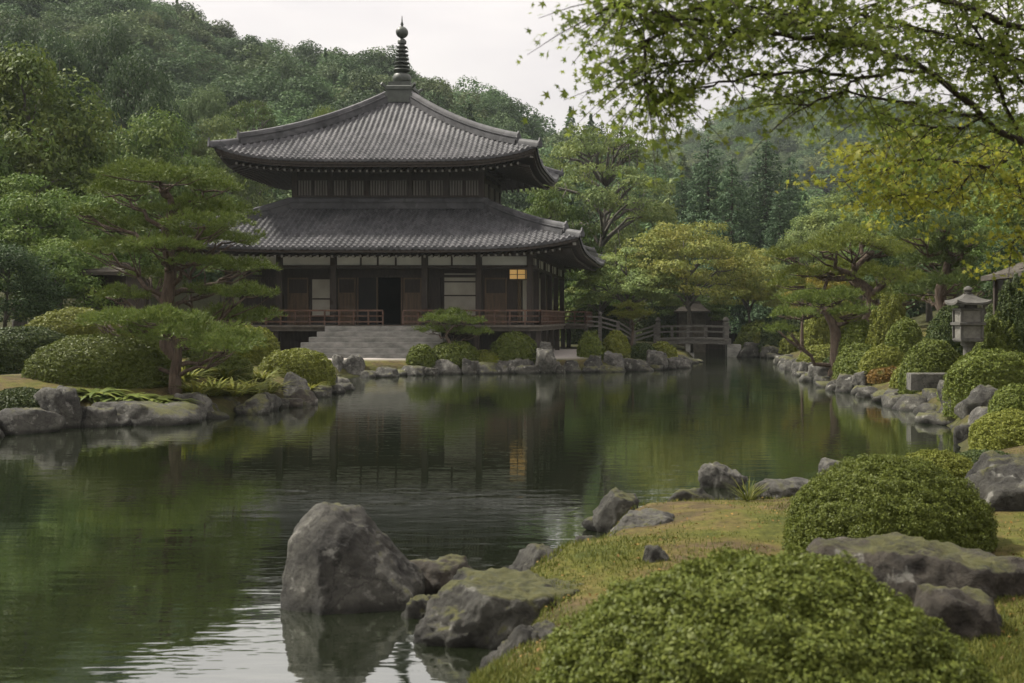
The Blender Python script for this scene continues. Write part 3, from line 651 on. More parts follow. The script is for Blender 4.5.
    def rafters(s, mb, d0, z0, wall, zw, step, w=0.09, h=0.10, drop=0.03):
        wl = {'front': (wall[0], wall[1], wall[2] - s.e[2]), 'back': (wall[0], wall[1], s.e[3] - wall[3]), 'right': (wall[2], wall[3], s.e[1] - wall[1]), 'left': (wall[2], wall[3], wall[0] - s.e[0])}
        for sd, (a0, a1, A0, A1, B, f) in s.sides.items():
            if sd in ('back', 'left'): step_ = step * 1.0
            W0, W1, D = wl[sd]; n = int((a1 - a0 - 2 * d0) / step)
            for i in range(n + 1):
                a = a0 + d0 + (a1 - a0 - 2 * d0) * (i + 0.5) / (n + 1); t = abs(s.tval(sd, np.array([a]), np.zeros(1))[0])
                over = max(0, W0 - a, a - W1); lim = D - over * (D / max(W0 - a0, 0.01)) if over else D
                if lim < d0 + 0.25: continue
                ze = s.ze + z0 + s.up * t ** s.pw; q = (lim - d0) / (D - d0); zi = ze * (1 - q) + zw * q
                p0 = f(a, d0); p1 = f(a, lim); mb.beam((*p0, ze - drop - h / 2), (*p1, zi - drop - h / 2), w, h, 0, mi_end=1)
        return mb
    def hip(s, ci, w=0.36, h=0.34, v0=0.0, v1=1.0, n=22, lift=0.02):
        x0, x1, y0, y1 = s.e; X0, X1, Y0, Y1_ = s.t
        c = [(x0, y0, X0, Y0), (x1, y0, X1, Y0), (x1, y1, X1, Y1_), (x0, y1, X0, Y1_)][ci]; pts = []
        for i in range(n + 1):
            v = v0 + (v1 - v0) * i / n; pts.append(Vector((c[0] + (c[2] - c[0]) * v, c[1] + (c[3] - c[1]) * v, float(s.z(np.array(v), np.array(1.0))) + lift)))
        return pts
def sweep(mb, pts, sec, mi=0, mi_end=None):
    """sweep a plan section (side, up) along points, keeping it upright"""
    k = len(sec); vs = []
    for i, p in enumerate(pts):
        d = (pts[min(i + 1, len(pts) - 1)] - pts[max(i - 1, 0)]); side = Vector((d.y, -d.x, 0)).normalized(); up = side.cross(d).normalized()
        if up.z < 0: up = -up
        for a, b in sec: vs.append(p + side * a + up * b)
    fs = [(i * k + j, i * k + (j + 1) % k, (i + 1) * k + (j + 1) % k, (i + 1) * k + j) for i in range(len(pts) - 1) for j in range(k)]
    fs += [tuple(range(k - 1, -1, -1)), tuple((len(pts) - 1) * k + j for j in range(k))]
    return mb.add(vs, fs, mi)
HIPSEC = [(-.20, -.12), (-.20, .10), (-.15, .10), (-.15, .16), (-.19, .16), (-.19, .19), (-.13, .20), (-.13, .27), (-.09, .36), (0, .40), (.09, .36), (.13, .27), (.13, .20), (.19, .19), (.19, .16), (.15, .16), (.15, .10), (.20, .10), (.20, -.12)]
LOWSEC = [(-.14, -.10), (-.14, .06), (-.09, .15), (0, .19), (.09, .15), (.14, .06), (.14, -.10)]
def ornament(mb, p, d, s=1.0):
    """end tile: a plate with shoulders and an upturned knob"""
    d = Vector((d.x, d.y, 0)).normalized(); sd = Vector((d.y, -d.x, 0))
    out = [(-.26, -.10), (-.28, .12), (-.20, .30), (-.11, .40), (-.07, .58), (0, .66), (.07, .58), (.11, .40), (.20, .30), (.28, .12), (.26, -.10)]
    vs = [p + sd * (a * s) + Vector((0, 0, b * s)) + d * (0.0) for a, b in out] + [p + sd * (a * s) + Vector((0, 0, b * s)) + d * (0.13 * s) for a, b in out]; n = len(out)
    mb.add(vs, [tuple(range(n)), tuple(range(2 * n - 1, n - 1, -1))] + [(i, n + i, n + (i + 1) % n, (i + 1) % n) for i in range(n)])

lowroof = Roof((XC - 8.9, XC + 8.9, 47.6, 67.2), (XC - 4.27, XC + 4.27, 51.52, 56.9), 5.17, 7.26, 0.52, 5.0, 0.80)
uproof = Roof((XC - 6.94, XC + 6.94, 49.2, 59.2), (XC - 0.5, XC + 0.5, 53.7, 54.7), 9.04, 12.45, 0.62, 4.5, 0.66)
def make_roof(rf, pitch, courses, wall, zw, soff, top_ridge):
    off = world_loc(hall)
    r = link('roof', rf.tile_mesh(pitch, courses, off), hall)
    mb = MB()
    for ci in range(4):
        p = rf.hip(ci, v0=0.14); sweep(mb, p, HIPSEC); d = p[0] - p[1]; ornament(mb, p[0] + Vector((0, 0, 0.06)), d, 0.62)
        q = rf.hip(ci, v0=-0.015, v1=0.15, n=8, lift=0.0); sweep(mb, q, LOWSEC); ornament(mb, q[0] + Vector((0, 0, 0.0)), q[0] - q[1], 0.5)
    if top_ridge:
        X0, X1, Y0, Y1_ = rf.t; g = 0.22
        for a, b in (((X0 - g, Y0 - .1), (X1 + g, Y0 - .1)), ((X1 + .1, Y0 - g), (X1 + .1, Y1_ + g)), ((X0 - g, Y1_ + .1), (X1 + g, Y1_ + .1)), ((X0 - .1, Y0 - g), (X0 - .1, Y1_ + g))):
            sweep(mb, [Vector((*a, rf.zt - 0.02)), Vector((*b, rf.zt - 0.02))], HIPSEC)
    mb.build('hip_ridge', M['tile'], r, True)
    mb = MB(); rf.edge(mb, 0.07, -0.09, -0.20); rf.edge(mb, 0.16, -0.20, soff + 0.03); rf.soffit(mb, 0.2, soff + 0.02, wall, zw + 0.02); mb.build('eave_board', M['dark_wood'], r)
    mb = MB(); rf.rafters(mb, 0.42, soff - 0.03, wall, zw, 0.30); mb.build('rafters', [M['dark_wood'], M['pale_end']], r)
    # corner beams under the hips
    cw = [(wall[0], wall[2]), (wall[1], wall[2]), (wall[1], wall[3]), (wall[0], wall[3])]; ce = [(rf.e[0], rf.e[2], 1, 1), (rf.e[1], rf.e[2], -1, 1), (rf.e[1], rf.e[3], -1, -1), (rf.e[0], rf.e[3], 1, -1)]
    for (wx, wy), (ex, ey, sx, sy) in zip(cw, ce):
        mb = MB(); mb.beam((ex + sx * 0.25, ey + sy * 0.25, rf.ze + rf.up + soff - 0.02), (wx, wy, zw - 0.12), 0.2, 0.3, 0, mi_end=1)
        mb.build('corner_beam', [M['dark_wood'], M['pale_end']], r)
    return r
LW = (COLX[0], COLX[5], YF, YB); UW = (XC - 4.19, XC + 4.19, 51.6, 56.8)
make_roof(lowroof, 0.255, 16, LW, 5.32, -0.24, True)
ur = make_roof(uproof, 0.24, 22, UW, 9.42, -0.34, False)

# finial on its box
mb = MB(); fx, fy, fz = XC, 54.2, 12.30
for hw, z0, z1, ch in ((0.74, 0.0, 0.42, 0), (0.60, 0.42, 0.62, 0), (0.66, 0.62, 0.80, 0.04), (0.52, 0.80, 0.98, 0), (0.40, 0.98, 1.02, 0)): mb.box(fx - hw, fx + hw, fy - hw, fy + hw, fz + z0, fz + z1, 0, ch)
for sx in (-1, 1):
    for sy in (-1, 1): mb.beam((fx + sx * 0.5, fy + sy * 0.5, fz + 0.62), (fx + sx * 0.78, fy + sy * 0.78, fz + 0.86), 0.12, 0.12)
mb.build('finial_base', M['bronze'], ur)
prof = [(0.20, 1.0), (0.38, 1.03), (0.43, 1.14), (0.43, 1.30), (0.36, 1.42), (0.22, 1.46), (0.20, 1.50), (0.30, 1.54), (0.40, 1.62), (0.34, 1.68), (0.15, 1.70)]
z = 1.72
for i in range(6):
    r = 0.37 - 0.022 * i; prof += [(0.15, z), (r - 0.05, z + 0.02), (r, z + 0.045), (r, z + 0.085), (r - 0.06, z + 0.10), (0.14, z + 0.12)]; z += 0.185
prof += [(0.12, z), (0.20, z + 0.05), (0.21, z + 0.16), (0.15, z + 0.25), (0.09, z + 0.28)]; z += 0.30
for k in range(9): t = -math.pi / 2 + math.pi * (k + 0.6) / 9.4; prof.append((max(0.29 * math.cos(t), 0.06), z + 0.28 + 0.28 * math.sin(t)))
prof += [(0.05, z + 0.58), (0.075, z + 0.66), (0.035, z + 0.78), (0.012, z + 1.06)]
mb = MB(); mb.lathe((fx, fy, fz), prof, 20); mb.build('finial', M['bronze'], ur, True)

# lower storey: frame
for x in COLX:
    mb = MB(); mb.box(x - 0.13, x + 0.13, YF - 0.13, YF + 0.13, FLOOR, 5.02, 0, 0.0); mb.build('pillar', M['dark_wood'], hall)
for x in (COLX[0], COLX[5]):
    for y in SIDEY[1:]:
        mb = MB(); mb.box(x - 0.12, x + 0.12, y - 0.12, y + 0.12, FLOOR, 5.02); mb.build('pillar', M['dark_wood'], hall)
mb = MB()
for z0, z1, t in ((4.40, 4.54, 0.09), (4.93, 5.24, 0.12)):
    mb.box(COLX[0] - .3, COLX[5] + .3, YF - t, YF + t, z0, z1)
    for x in (COLX[0], COLX[5]): mb.box(x - t, x + t, YF + t + .003, YB, z0 + .003, z1 - .003)
for p in (361, 378, 396, 452): x = WX(p, 50); mb.box(x - 0.04, x + 0.04, YF - 0.05, YF + 0.05, 4.54, 4.93)
for i in range(5):   # thin battens in the right side frieze
    y = (SIDEY[i] + SIDEY[i + 1]) / 2; mb.box(COLX[5] - 0.05, COLX[5] + 0.05, y - 0.05, y + 0.05, 4.543, 4.927)
mb.build('tie_beam', M['dark_wood'], hall)
mb = MB()
for i in range(5): mb.box(COLX[i] + 0.14, COLX[i + 1] - 0.14, YF - 0.02, YF + 0.02, 4.542, 4.928)
for i in range(5): mb.box(COLX[5] - 0.02, COLX[5] + 0.02, SIDEY[i] + 0.13, SIDEY[i + 1] - 0.13, 4.545, 4.925)
mb.build('plaster_frieze', M['plaster'], hall)

# recessed walls of the room with a real opening
YW = 51.2; X = lambda p: WX(p, YW)
mb = MB(); ox0, ox1 = X(357), X(402.5)
mb.box(COLX[0] + 1.0, ox0, YW, YW + 0.2, FLOOR, 5.0); mb.box(ox1, X(517), YW, YW + 0.2, FLOOR, 5.0); mb.box(ox0, ox1, YW + .002, YW + 0.198, 4.06, 5.0)
mb.box(X(517) - 0.2, X(517), YW + 0.2, 63.6, FLOOR, 5.0); mb.box(COLX[0] + 1.0, COLX[0] + 1.2, YW + 0.2, 63.6, FLOOR, 5.0); mb.box(COLX[0] + 1.0, X(517), 63.6, 63.8, FLOOR, 5.0)
mb.build('wall', M['dark_wood'], hall)
mb = MB(); mb.box(COLX[0] + 1.2, X(517) - 0.2, 57.5, 57.7, FLOOR, 5.0); mb.box(COLX[0] + 1.2, X(517) - 0.2, YW + 0.2, 57.5, 5.0, 5.06); mb.build('room_partition', M['deep_shade'], hall)
def panel(name, mat, p0, p1, z0, z1, proud=0.05, frame=True, rails=(), label=None):
    mb = MB(); mb.box(X(p0) + .05, X(p1) - .05, YW - proud, YW - .002, z0 + .04, z1 - .04); o = mb.build(name, M[mat], hall)
    if label: o['label'] = label
    if mat == 'brown_wood':
        mb = MB(); mb.box(X(p0) + .07, X(p1) - .07, YW - proud - .012, YW - proud + .001, 3.36, z1 - .07); mb.build('upper_leaf', M['dark_wood'], o)
    if frame:
        mb = MB(); a, b = X(p0), X(p1); y0, y1 = YW - proud - 0.035, YW - .004
        mb.box(a, a + .07, y0, y1, z0, z1); mb.box(b - .07, b, y0, y1, z0, z1); mb.box(a + .07, b - .07, y0 + .003, y1, z0, z0 + .07); mb.box(a + .07, b - .07, y0 + .003, y1, z1 - .07, z1)
        for r in rails: mb.box(a + .07, b - .07, y0 + .003, y1, r - .03, r + .03)
        mb.build('frame', M['brown_wood'] if mat == 'brown_wood' else M['dark_wood'], o)
    return o
ZT = 4.04
panel('door_panel', 'brown_wood', 288, 309, FLOOR, ZT, rails=(2.9, 3.3)); panel('shoji_screen', 'shoji', 311, 332, FLOOR + .35, ZT, rails=(3.1,))
panel('door_panel', 'brown_wood', 338, 356, FLOOR, ZT, rails=(2.45, 3.35)); panel('door_panel', 'brown_wood', 403.5, 422, FLOOR, ZT, rails=(2.45, 3.35))
panel('shutter', 'dark_wood', 427, 441, FLOOR, ZT, rails=(3.2,)); panel('shoji_screen', 'shoji', 443, 477.5, FLOOR + .3, 4.3, rails=(3.25, 3.86), label='wide pale paper screen right of the doorway')
panel('door_panel', 'brown_wood', 485, 507, FLOOR, ZT, rails=(2.5, 3.3))
panel('shutter', 'dark_wood', 240, 262, FLOOR, ZT, rails=(3.2,)); panel('shutter', 'dark_wood', 263, 282, FLOOR, ZT, rails=(3.2,))
mb = MB(); mb.box(X(357.5), X(377), YW + 0.03, YW + 0.08, FLOOR, 4.05); mb.build('sliding_door', M['deep_shade'], hall)  # leaf in the near-black shade colour, filling part of the dark opening
mb = MB(); a, b = X(357), X(377.6)
for x in (a, b - .06): mb.box(x + .003, x + .06, YW - 0.01, YW + 0.12, FLOOR, 4.055)
mb.box(X(402) - .05, X(402.4), YW - 0.01, YW + 0.12, FLOOR, 4.055); mb.build('door_frame', M['brown_wood'], hall)
mb = MB(); mb.box(COLX[0] + .2, X(517) + .1, YW - 0.12, YW - .09, 4.05, 4.17); mb.build('lintel', M['dark_wood'], hall)
for i in range(5):   # right side: screens behind the pillars
    xw = X(517); mb = MB(); mb.box(xw + .003, xw + 0.06, SIDEY[i] + 1.4 if i == 0 else SIDEY[i] + .2, SIDEY[i + 1] - .2, FLOOR + .1, 4.3); mb.build('shoji_screen', M['shoji'] if i % 2 else M['brown_wood'], hall)
for y in SIDEY[1:]:
    mb = MB(); mb.box(X(517) + .003, X(517) + .09, y - .1, y + .1, FLOOR, 5.0); mb.build('wall_post', M['dark_wood'], hall)
# veranda
VX0, VX1 = COLX[0] - 0.7, COLX[5] + 0.62
mb = MB(); mb.box(VX0, VX1, 49.1, 65.6, FLOOR - 0.10, FLOOR - .002); mb.box(VX1, -4.35, 60.2, 65.6, FLOOR - 0.10, FLOOR - .004)
mb.box(VX0 + .1, VX1 - .1, 49.25, 65.4, FLOOR - 0.26, FLOOR - 0.10); mb.box(VX1 - .1, -4.45, 60.35, 65.4, FLOOR - 0.26, FLOOR - 0.103)
mb.build('veranda_floor', M['weathered'], hall)
def railing(pts, h=0.62, every=0.62, mats='red_wood', z=FLOOR):
    mb = MB()
    for (x0, y0), (x1, y1) in zip(pts[:-1], pts[1:]):
        ln = math.hypot(x1 - x0, y1 - y0); n = max(1, round(ln / every))
        for zz, w in ((h, .075), (h * 0.62, .05), (0.14, .06)): mb.beam((x0, y0, z + zz), (x1, y1, z + zz), w, w)
        for i in range(n + 1): t = i / n; x, y = x0 + (x1 - x0) * t, y0 + (y1 - y0) * t; mb.box(x - .032, x + .032, y - .032, y + .032, z, z + h - .038)
    return mb.build('railing', M[mats], hall)
WXv = lambda p: WX(p, 49.2)
railing([(VX0 + .1, 60), (VX0 + .1, 49.2), (WXv(383), 49.2)]); railing([(WXv(403), 49.2), (VX1 - .08, 49.2), (VX1 - .08, 60.3), (-4.45, 60.3), (-4.45, 65.4)])
# footings, and a foundation block coloured dark for the shaded space under the floor
for x in COLX + [VX1 - .2]:
    mb = MB(); mb.box(x - .11, x + .11, 49.4, 49.62, 0.75, FLOOR - 0.26); mb.box(x - .26, x + .26, 49.25, 49.77, 0.35, 0.82, 1, 0.04); mb.build('footing', [M['dark_wood'], M['stone']], hall)
mb = MB(); mb.box(COLX[0] + .2, COLX[5] - .2, 50.5, 64.5, 0.3, FLOOR - .26); mb.build('shaded_foundation', M['dark_wood'], hall)
for y in (52.4, 55.2, 58.2, 61.4, 64.8):
    mb = MB(); mb.box(VX1 - .35, VX1 - .13, y - .11, y + .11, 0.4, FLOOR - .26); mb.build('footing', M['dark_wood'], hall)

# upper storey
mb = MB(); x0, x1, y0, y1 = UW
mb.box(x0 + .06, x1 - .06, y0 + .06, y1 - .06, 6.6, 9.5); mb.build('upper_wall', M['dark_wood'], hall)
mb = MB()
for z0, z1, t in ((7.30, 7.44, .16), (7.60, 7.74, .10), (8.42, 8.58, .10), (8.80, 8.92, .14)):
    mb.box(x0 - t, x1 + t, y0 - t, y0 + .1, z0, z1); mb.box(x0 - t, x1 + t, y1 - .1, y1 + t, z0, z1); mb.box(x1 - .1, x1 + t, y0 + .103, y1 - .103, z0, z1); mb.box(x0 - t, x0 + .1, y0 + .103, y1 - .103, z0, z1)
mb.build('upper_beam', M['dark_wood'], hall)
ux = [x0, WX(324 - 6, 51.6), WX(345, 51.6), WX(388, 51.6), WX(436, 51.6), WX(458, 51.6), x1]
ux = [x0 + (x1 - x0) * f_ for f_ in (0, .17, .36, .40, .60, .64, .83, 1)]
ux = [x0, x0 + (x1 - x0) * .19, x0 + (x1 - x0) * .385, x0 + (x1 - x0) * .615, x0 + (x1 - x0) * .81, x1]
for x in ux:
    mb = MB(); mb.box(x - .12, x + .12, y0 - .09, y0 + .09, 7.44, 8.8); mb.build('upper_pillar', M['dark_wood'], hall)
for y in (y0 + 1.75, y0 + 3.5, y1):
    mb = MB(); mb.box(x1 - .09, x1 + .09, y - .12, y + .12, 7.44, 8.8); mb.build('upper_pillar', M['dark_wood'], hall)
for i in range(5):
    mb = MB(); a, b = ux[i] + .13, ux[i + 1] - .13; n = int((b - a) / 0.115)
    for k in range(n): xx = a + (b - a) * (k + .5) / n; mb.box(xx - .036, xx + .036, y0 - .02, y0 + .03, 7.743, 8.417)
    mb.box((a + b) / 2 - .05, (a + b) / 2 + .05, y0 - .05, y0 + .04, 7.742, 8.418, 1)
    mb.build('slatted_window', [M['slat'], M['dark_wood']], hall)
ys = [y0, y0 + 1.75, y0 + 3.5, y1]
for i in range(3):
    mb = MB(); a, b = ys[i] + .13, ys[i + 1] - .13; n = int((b - a) / 0.115)
    for k in range(n): yy = a + (b - a) * (k + .5) / n; mb.box(x1 - .03, x1 + .02, yy - .036, yy + .036, 7.743, 8.417)
    mb.build('slatted_window', M['slat'], hall)
for x in ux[:-1] + [x1]:   # bracket arms under the upper eaves
    mb = MB()
    for k, (zz, out, w) in enumerate(((8.95, 0.35, 0.5), (9.12, 0.75, 0.8), (9.28, 1.1, 1.1))):
        mb.box(x - .09, x + .09, y0 - out, y0 + .1, zz, zz + .12); mb.box(x - w / 2, x + w / 2, y0 - out + .02, y0 - out + .14, zz + .12, zz + .22)
    mb.build('bracket', M['dark_wood'], hall)
for y in ys:
    mb = MB()
    for k, (zz, out, w) in enumerate(((8.953, 0.35, 0.5), (9.123, 0.75, 0.8), (9.283, 1.1, 1.1))):
        mb.box(x1 - .1, x1 + out, y - .09, y + .09, zz, zz + .12); mb.box(x1 + out - .14, x1 + out - .02, y - w / 2, y + w / 2, zz + .12, zz + .22)
    mb.build('bracket', M['dark_wood'], hall)

# stone steps
mb = MB(); n = 6; hw = WX(425, 49) - WX(379.5, 49) + 0.35; xs = WX(377, 48.5)
for i in range(n):
    z1 = FLOOR - 0.05 - i * 0.225; s = 0.06 + 0.30 * i; y_f = 48.95 - 0.32 * i
    mb.box(xs - hw - s * 0.8, xs + hw + s * 0.8, y_f, 49.06 if i == 0 else y_f + 0.55, 0.25, z1, 0, 0.015)
st = mb.build('stone_steps', M['stone']); tag(st, 'broad grey stone steps rising to the doorway of the temple hall', 'steps')

# lit lantern under the eave
lm, Nn_, Ln_, lb = newmat('lamp_paper'); lb.inputs['Base Color'].default_value = (0.6, 0.4, 0.15, 1); lb.inputs['Emission Color'].default_value = (1.0, 0.55, 0.14, 1); lb.inputs['Emission Strength'].default_value = 0.09
lx, ly, lz = WX(518, 50.3), 50.3, WZ(279.5, 50.3)
ln_ = empty('hanging_lantern', (lx, ly, lz), 'glowing amber box lantern hanging under the eave at the corner of the hall', 'lantern')
mb = MB(); mb.box(lx - .34, lx + .34, ly - .2, ly + .2, lz + .02, lz + .42); mb.build('lamp_shade', lm, ln_)
mb = MB()
for sx in (-1, 0, 1):
    for sy in (-1, 1): mb.box(lx + sx * .35 - .018, lx + sx * .35 + .018, ly + sy * .21 - .018, ly + sy * .21 + .018, lz, lz + .45)
mb.box(lx - .40, lx + .40, ly - .25, ly + .25, lz + .45, lz + .50); mb.box(lx - .37, lx + .37, ly - .23, ly + .23, lz - .02, lz + .02)
for sy in (-1, 1): mb.box(lx - .35, lx + .35, ly + sy * .215 - .01, ly + sy * .215 + .01, lz + .2, lz + .225)
mb.tube([(lx, ly, lz + .5), (lx, ly, 5.05)], [.012, .012], 6); mb.build('frame', M['dark_wood'], ln_)

# ------------------------------------------------------------------ footbridge and its approach rail
BY = 66.5
bx = lambda p: WX(p, BY)
br = empty('footbridge', (bx(692), BY, 0), 'low grey wooden footbridge crossing the narrow end of the pond', 'bridge')
def arch(x): u = (x - bx(657)) / (bx(727) - bx(657)); return 0.045 * 4 * u * (1 - u)
xs_ = np.linspace(bx(655), bx(731), 13); Yb0, Yb1 = BY - 0.2, BY + 1.6
mb = MB()
for a, b in zip(xs_[:-1], xs_[1:]): mb.beam((a, (Yb0 + Yb1) / 2, 1.02 + arch(a)), (b, (Yb0 + Yb1) / 2, 1.02 + arch(b)), Yb1 - Yb0 + .3, 0.10)
mb.build('deck', M['grey_wood'], br)
mb = MB()
for y in (Yb0, Yb1):
    for a, b in zip(xs_[:-1], xs_[1:]): mb.beam((a, y, 0.84 + arch(a)), (b, y, 0.84 + arch(b)), 0.16, 0.24)
mb.build('girder', M['grey_wood'], br)
for y in (Yb0, Yb1):
    for nm, zz, w in (('top_rail', 1.74, .11), ('lower_rail', 1.42, .08)):
        mb = MB()
        for a, b in zip(xs_[:-1], xs_[1:]): mb.beam((a, y, zz + arch(a)), (b, y, zz + arch(b)), w, w)
        mb.build(nm, M['grey_wood'], br)
    for p in (658, 672, 688, 706, 726.5):
        x = bx(p); e_ = p in (658, 726.5); w = 0.13 if e_ else 0.08; zt = 2.02 if e_ else 1.72 + arch(x); mb = MB()
        mb.box(x - w, x + w, y - w - .003, y + w + .003, 0.80, zt, 0, 0.02)
        if e_: mb.lathe((x, y, zt), [(.06, 0), (.13, .05), (.15, .12), (.10, .2), (.02, .3)], 10)
        mb.build('post', M['grey_wood'], br)
for p in (688,):
    mb = MB(); x = bx(p)
    for y in (Yb0 + .1, Yb1 - .1): mb.box(x - .13, x + .13, y - .12, y + .12, -0.6, 0.74)
    mb.box(x - .35, x + .35, Yb0 - .1, Yb1 + .1, -0.6, 0.22); mb.build('pier', M['stone'], br)
for p0, p1 in ((652, 668), (727, 741)):
    mb = MB(); mb.box(bx(p0), bx(p1), Yb0 - .05, Yb1 + .2, -0.6, 0.70); mb.build('abutment', M['stone'], br)
# the rail running from the veranda down to the bridge
ap = empty('approach_rail', (-4.3, 62, 0.6), 'weathered grey handrail sloping from the veranda down to the footbridge', 'railing')
pts = [PT(586, 316.5, 62), PT(600, 317, 62.5), PT(618, 322, 63.5), PT(634, 332, 64.5), PT(655, 325.5, 66.2)]
for i, p in enumerate(pts):
    mb = MB(); gz = ground(p[0], p[1]); mb.box(p[0] - .09, p[0] + .09, p[1] - .09, p[1] + .09, min(gz - .2, p[2] - .9), p[2] + .06, 0, .02)
    if i == 1: mb.lathe((p[0], p[1], p[2] + .06), [(.06, 0), (.11, .06), (.12, .14), (.02, .26)], 8)
    mb.build('post', M['grey_wood'], ap)
mb = MB()
for a, b in zip(pts[:-1], pts[1:]):
    for dz in (0, -0.26, -0.5): mb.beam(a + np.array([0, 0, dz]), b + np.array([0, 0, dz]), .08, .09)
mb.build('rail', M['grey_wood'], ap)

# ------------------------------------------------------------------ stone lantern
LY = 26.5; sx_, S_ = WX(968, LY), LY / F
gz = ground(sx_, LY)
sl_ = empty('stone_lantern', (sx_, LY, gz), 'grey stone lantern with a two-tier box and curved cap among clipped bushes', 'stone lantern')
zz = lambda py: WZ(py, LY)
def sqlathe(mb, prof): mb.lathe((sx_, LY, 0), [(r * 1.414, z) for r, z in prof], 4, rot=math.pi / 4 + 0.12)
mb = MB(); mb.lathe((sx_, LY, 0), [(.22, gz - .1), (.2, gz + .08), (.13, gz + .12), (.115, gz + .4), (.115, zz(347)), (.17, zz(345)), (.17, zz(342))], 14); mb.build('post', M['lantern_stone'], sl_, True)
mb = MB(); sqlathe(mb, [(.24, zz(342)), (.27, zz(340.5)), (.27, zz(338.5)), (.25, zz(338))]); sqlathe(mb, [(.25, zz(325.5)), (.31, zz(325)), (.31, zz(322.5)), (.25, zz(322))]); sqlathe(mb, [(.25, zz(310.5)), (.27, zz(310)), (.27, zz(308.5)), (.20, zz(308))])
for a in range(4):
    for z0, z1 in ((338, 325.5), (322, 310.5)):
        t = math.pi / 4 + 0.12 + a * math.pi / 2; cx_, cy_ = sx_ + .245 * 1.414 * math.cos(t), LY + .245 * 1.414 * math.sin(t); mb.box(cx_ - .03, cx_ + .03, cy_ - .03, cy_ + .03, zz(z0), zz(z1))
mb.build('frame', M['lantern_stone'], sl_)
mb = MB(); sqlathe(mb, [(.235, zz(338)), (.235, zz(325.6))]); mb.build('lower_box', M['lantern_pale'], sl_)
mb = MB(); sqlathe(mb, [(.235, zz(322)), (.235, zz(310.6))]); mb.build('upper_box', M['lantern_pale'], sl_)
mb = MB(); sqlathe(mb, [(.16, zz(308)), (.16, zz(303))]); mb.build('fire_box', M['lantern_stone'], sl_)
# curved cap with lifted corners
mb = MB(); n = 20; rings = []
for k in range(7):
    v = k / 6; r = 0.41 * (1 - v) + 0.07 * v
    ring = []
    for i in range(4 * n):
        s_, u = divmod(i, n); u = u / n * 2 - 1; a, b = [(u, -1), (1, u), (-u, 1), (-1, -u)][s_]
        lift = 0.07 * (abs(u) ** 3) * (1 - v) ** 1.5; zc_ = zz(303) + (zz(293.5) - zz(303)) * (0.45 * v + 0.55 * v * v) + lift
        ca, sa = math.cos(.12), math.sin(.12); ring.append((sx_ + r * (a * ca - b * sa), LY + r * (a * sa + b * ca), zc_))
    rings.append(ring)
low = [(x, y, z - 0.05) for x, y, z in rings[0]]; mid = [(sx_ + (x - sx_) * .4, LY + (y - LY) * .4, zz(304)) for x, y, z in rings[0]]
vs = mid + low + sum(rings, []); m_ = 4 * n
fs = [(k * m_ + j, k * m_ + (j + 1) % m_, (k + 1) * m_ + (j + 1) % m_, (k + 1) * m_ + j) for k in range(8) for j in range(m_)] + [tuple(range(m_ - 1, -1, -1)), tuple(8 * m_ + j for j in range(m_))]
mb.add(vs, fs); mb.build('cap', M['lantern_stone'], sl_, True)
mb = MB(); mb.lathe((sx_, LY, zz(294)), [(.07, 0), (.11, .02), (.06, .035), (.09, .06), (.105, .10), (.08, .15), (.02, .185)], 14); mb.build('jewel', M['lantern_stone'], sl_, True)

# ------------------------------------------------------------------ small huts half hidden in the garden
def hut(name, px, py_eave, py_ridge, wpx, Y, label, wallmat, roofmat, depth=2.5, cat='hut', overhang=1.0):
    x = WX(px, Y); g = ground(x, Y); ze, zr = WZ(py_eave, Y), WZ(py_ridge, Y); w = wpx / 2 * Y / F
    e = empty(name, (x, Y, g), label, cat)
    mb = MB(); mb.box(x - w * .78, x + w * .78, Y - depth * .35, Y + depth * .35, g - .3, ze + .05); mb.build('wall', M[wallmat], e)
    mb = MB()
    for sx in (-1, 1):
        for sy in (-1, 1): mb.box(x + sx * w * .8 - .07, x + sx * w * .8 + .07, Y + sy * depth * .38 - .07, Y + sy * depth * .38 + .07, g - .3, ze + .1)
    mb.build('posts', M['dark_wood'], e)
    mb = MB(); d = depth / 2 + .3
    k = 8; vs = []
    for i in range(k + 1):
        v = i / k; zc_ = ze + (zr - ze) * (0.6 * v + 0.4 * v * v); a = w * (1 - v) + w * 0.45 * v; b = d * (1 - v) + 0.06 * v
        vs += [(x - a, Y - b, zc_), (x + a, Y - b, zc_), (x + a, Y + b, zc_), (x - a, Y + b, zc_)]
    vs = [(px_, py_, pz - .12) for px_, py_, pz in vs[:4]] + vs
    fs = [(q * 4 + j, q * 4 + (j + 1) % 4, q * 4 + 4 + (j + 1) % 4, q * 4 + 4 + j) for q in range(k + 1) for j in range(4)] + [(3, 2, 1, 0), tuple((k + 1) * 4 + j for j in range(4))]
    mb.add(vs, fs); mb.box(x - w * .47, x + w * .47, Y - .12, Y + .12, zr - .05, zr + .12); mb.build('roof', M[roofmat], e); return e
hut('garden_hut', 118, 273, 266, 46, 39, 'dark low wooden hut half hidden behind the tall spreading pine', 'dark_wood', 'thatch', 2.2)
hut('gate_house', 692, 311, 303, 36, 76, 'small grey-roofed wooden gatehouse behind the footbridge', 'weathered', 'thatch', 2.0)
hut('shrine', 712, 299, 287, 30, 84, 'dark little shrine roof under the yellow maple', 'dark_wood', 'thatch', 2.2)
hut('tea_house', 1046, 274, 260, 92, 29, 'thatched tea house roof cut by the right edge of the photo', 'deep_shade', 'thatch', 3.0)  # wall coloured near-black for the shade below the roof

# dressed stone slab on the right bank
mb = MB(); sy = 28.6; a, b = WX(911, sy), WX(953, sy); zt = WZ(373.5, sy); mb.box(a, b, sy, sy + .55, zt - .42, zt, 0, .02)
o = mb.build('stone_bench', M['rock_pale']); tag(o, 'squared pale stone slab between two clipped bushes on the right bank', 'stone slab')

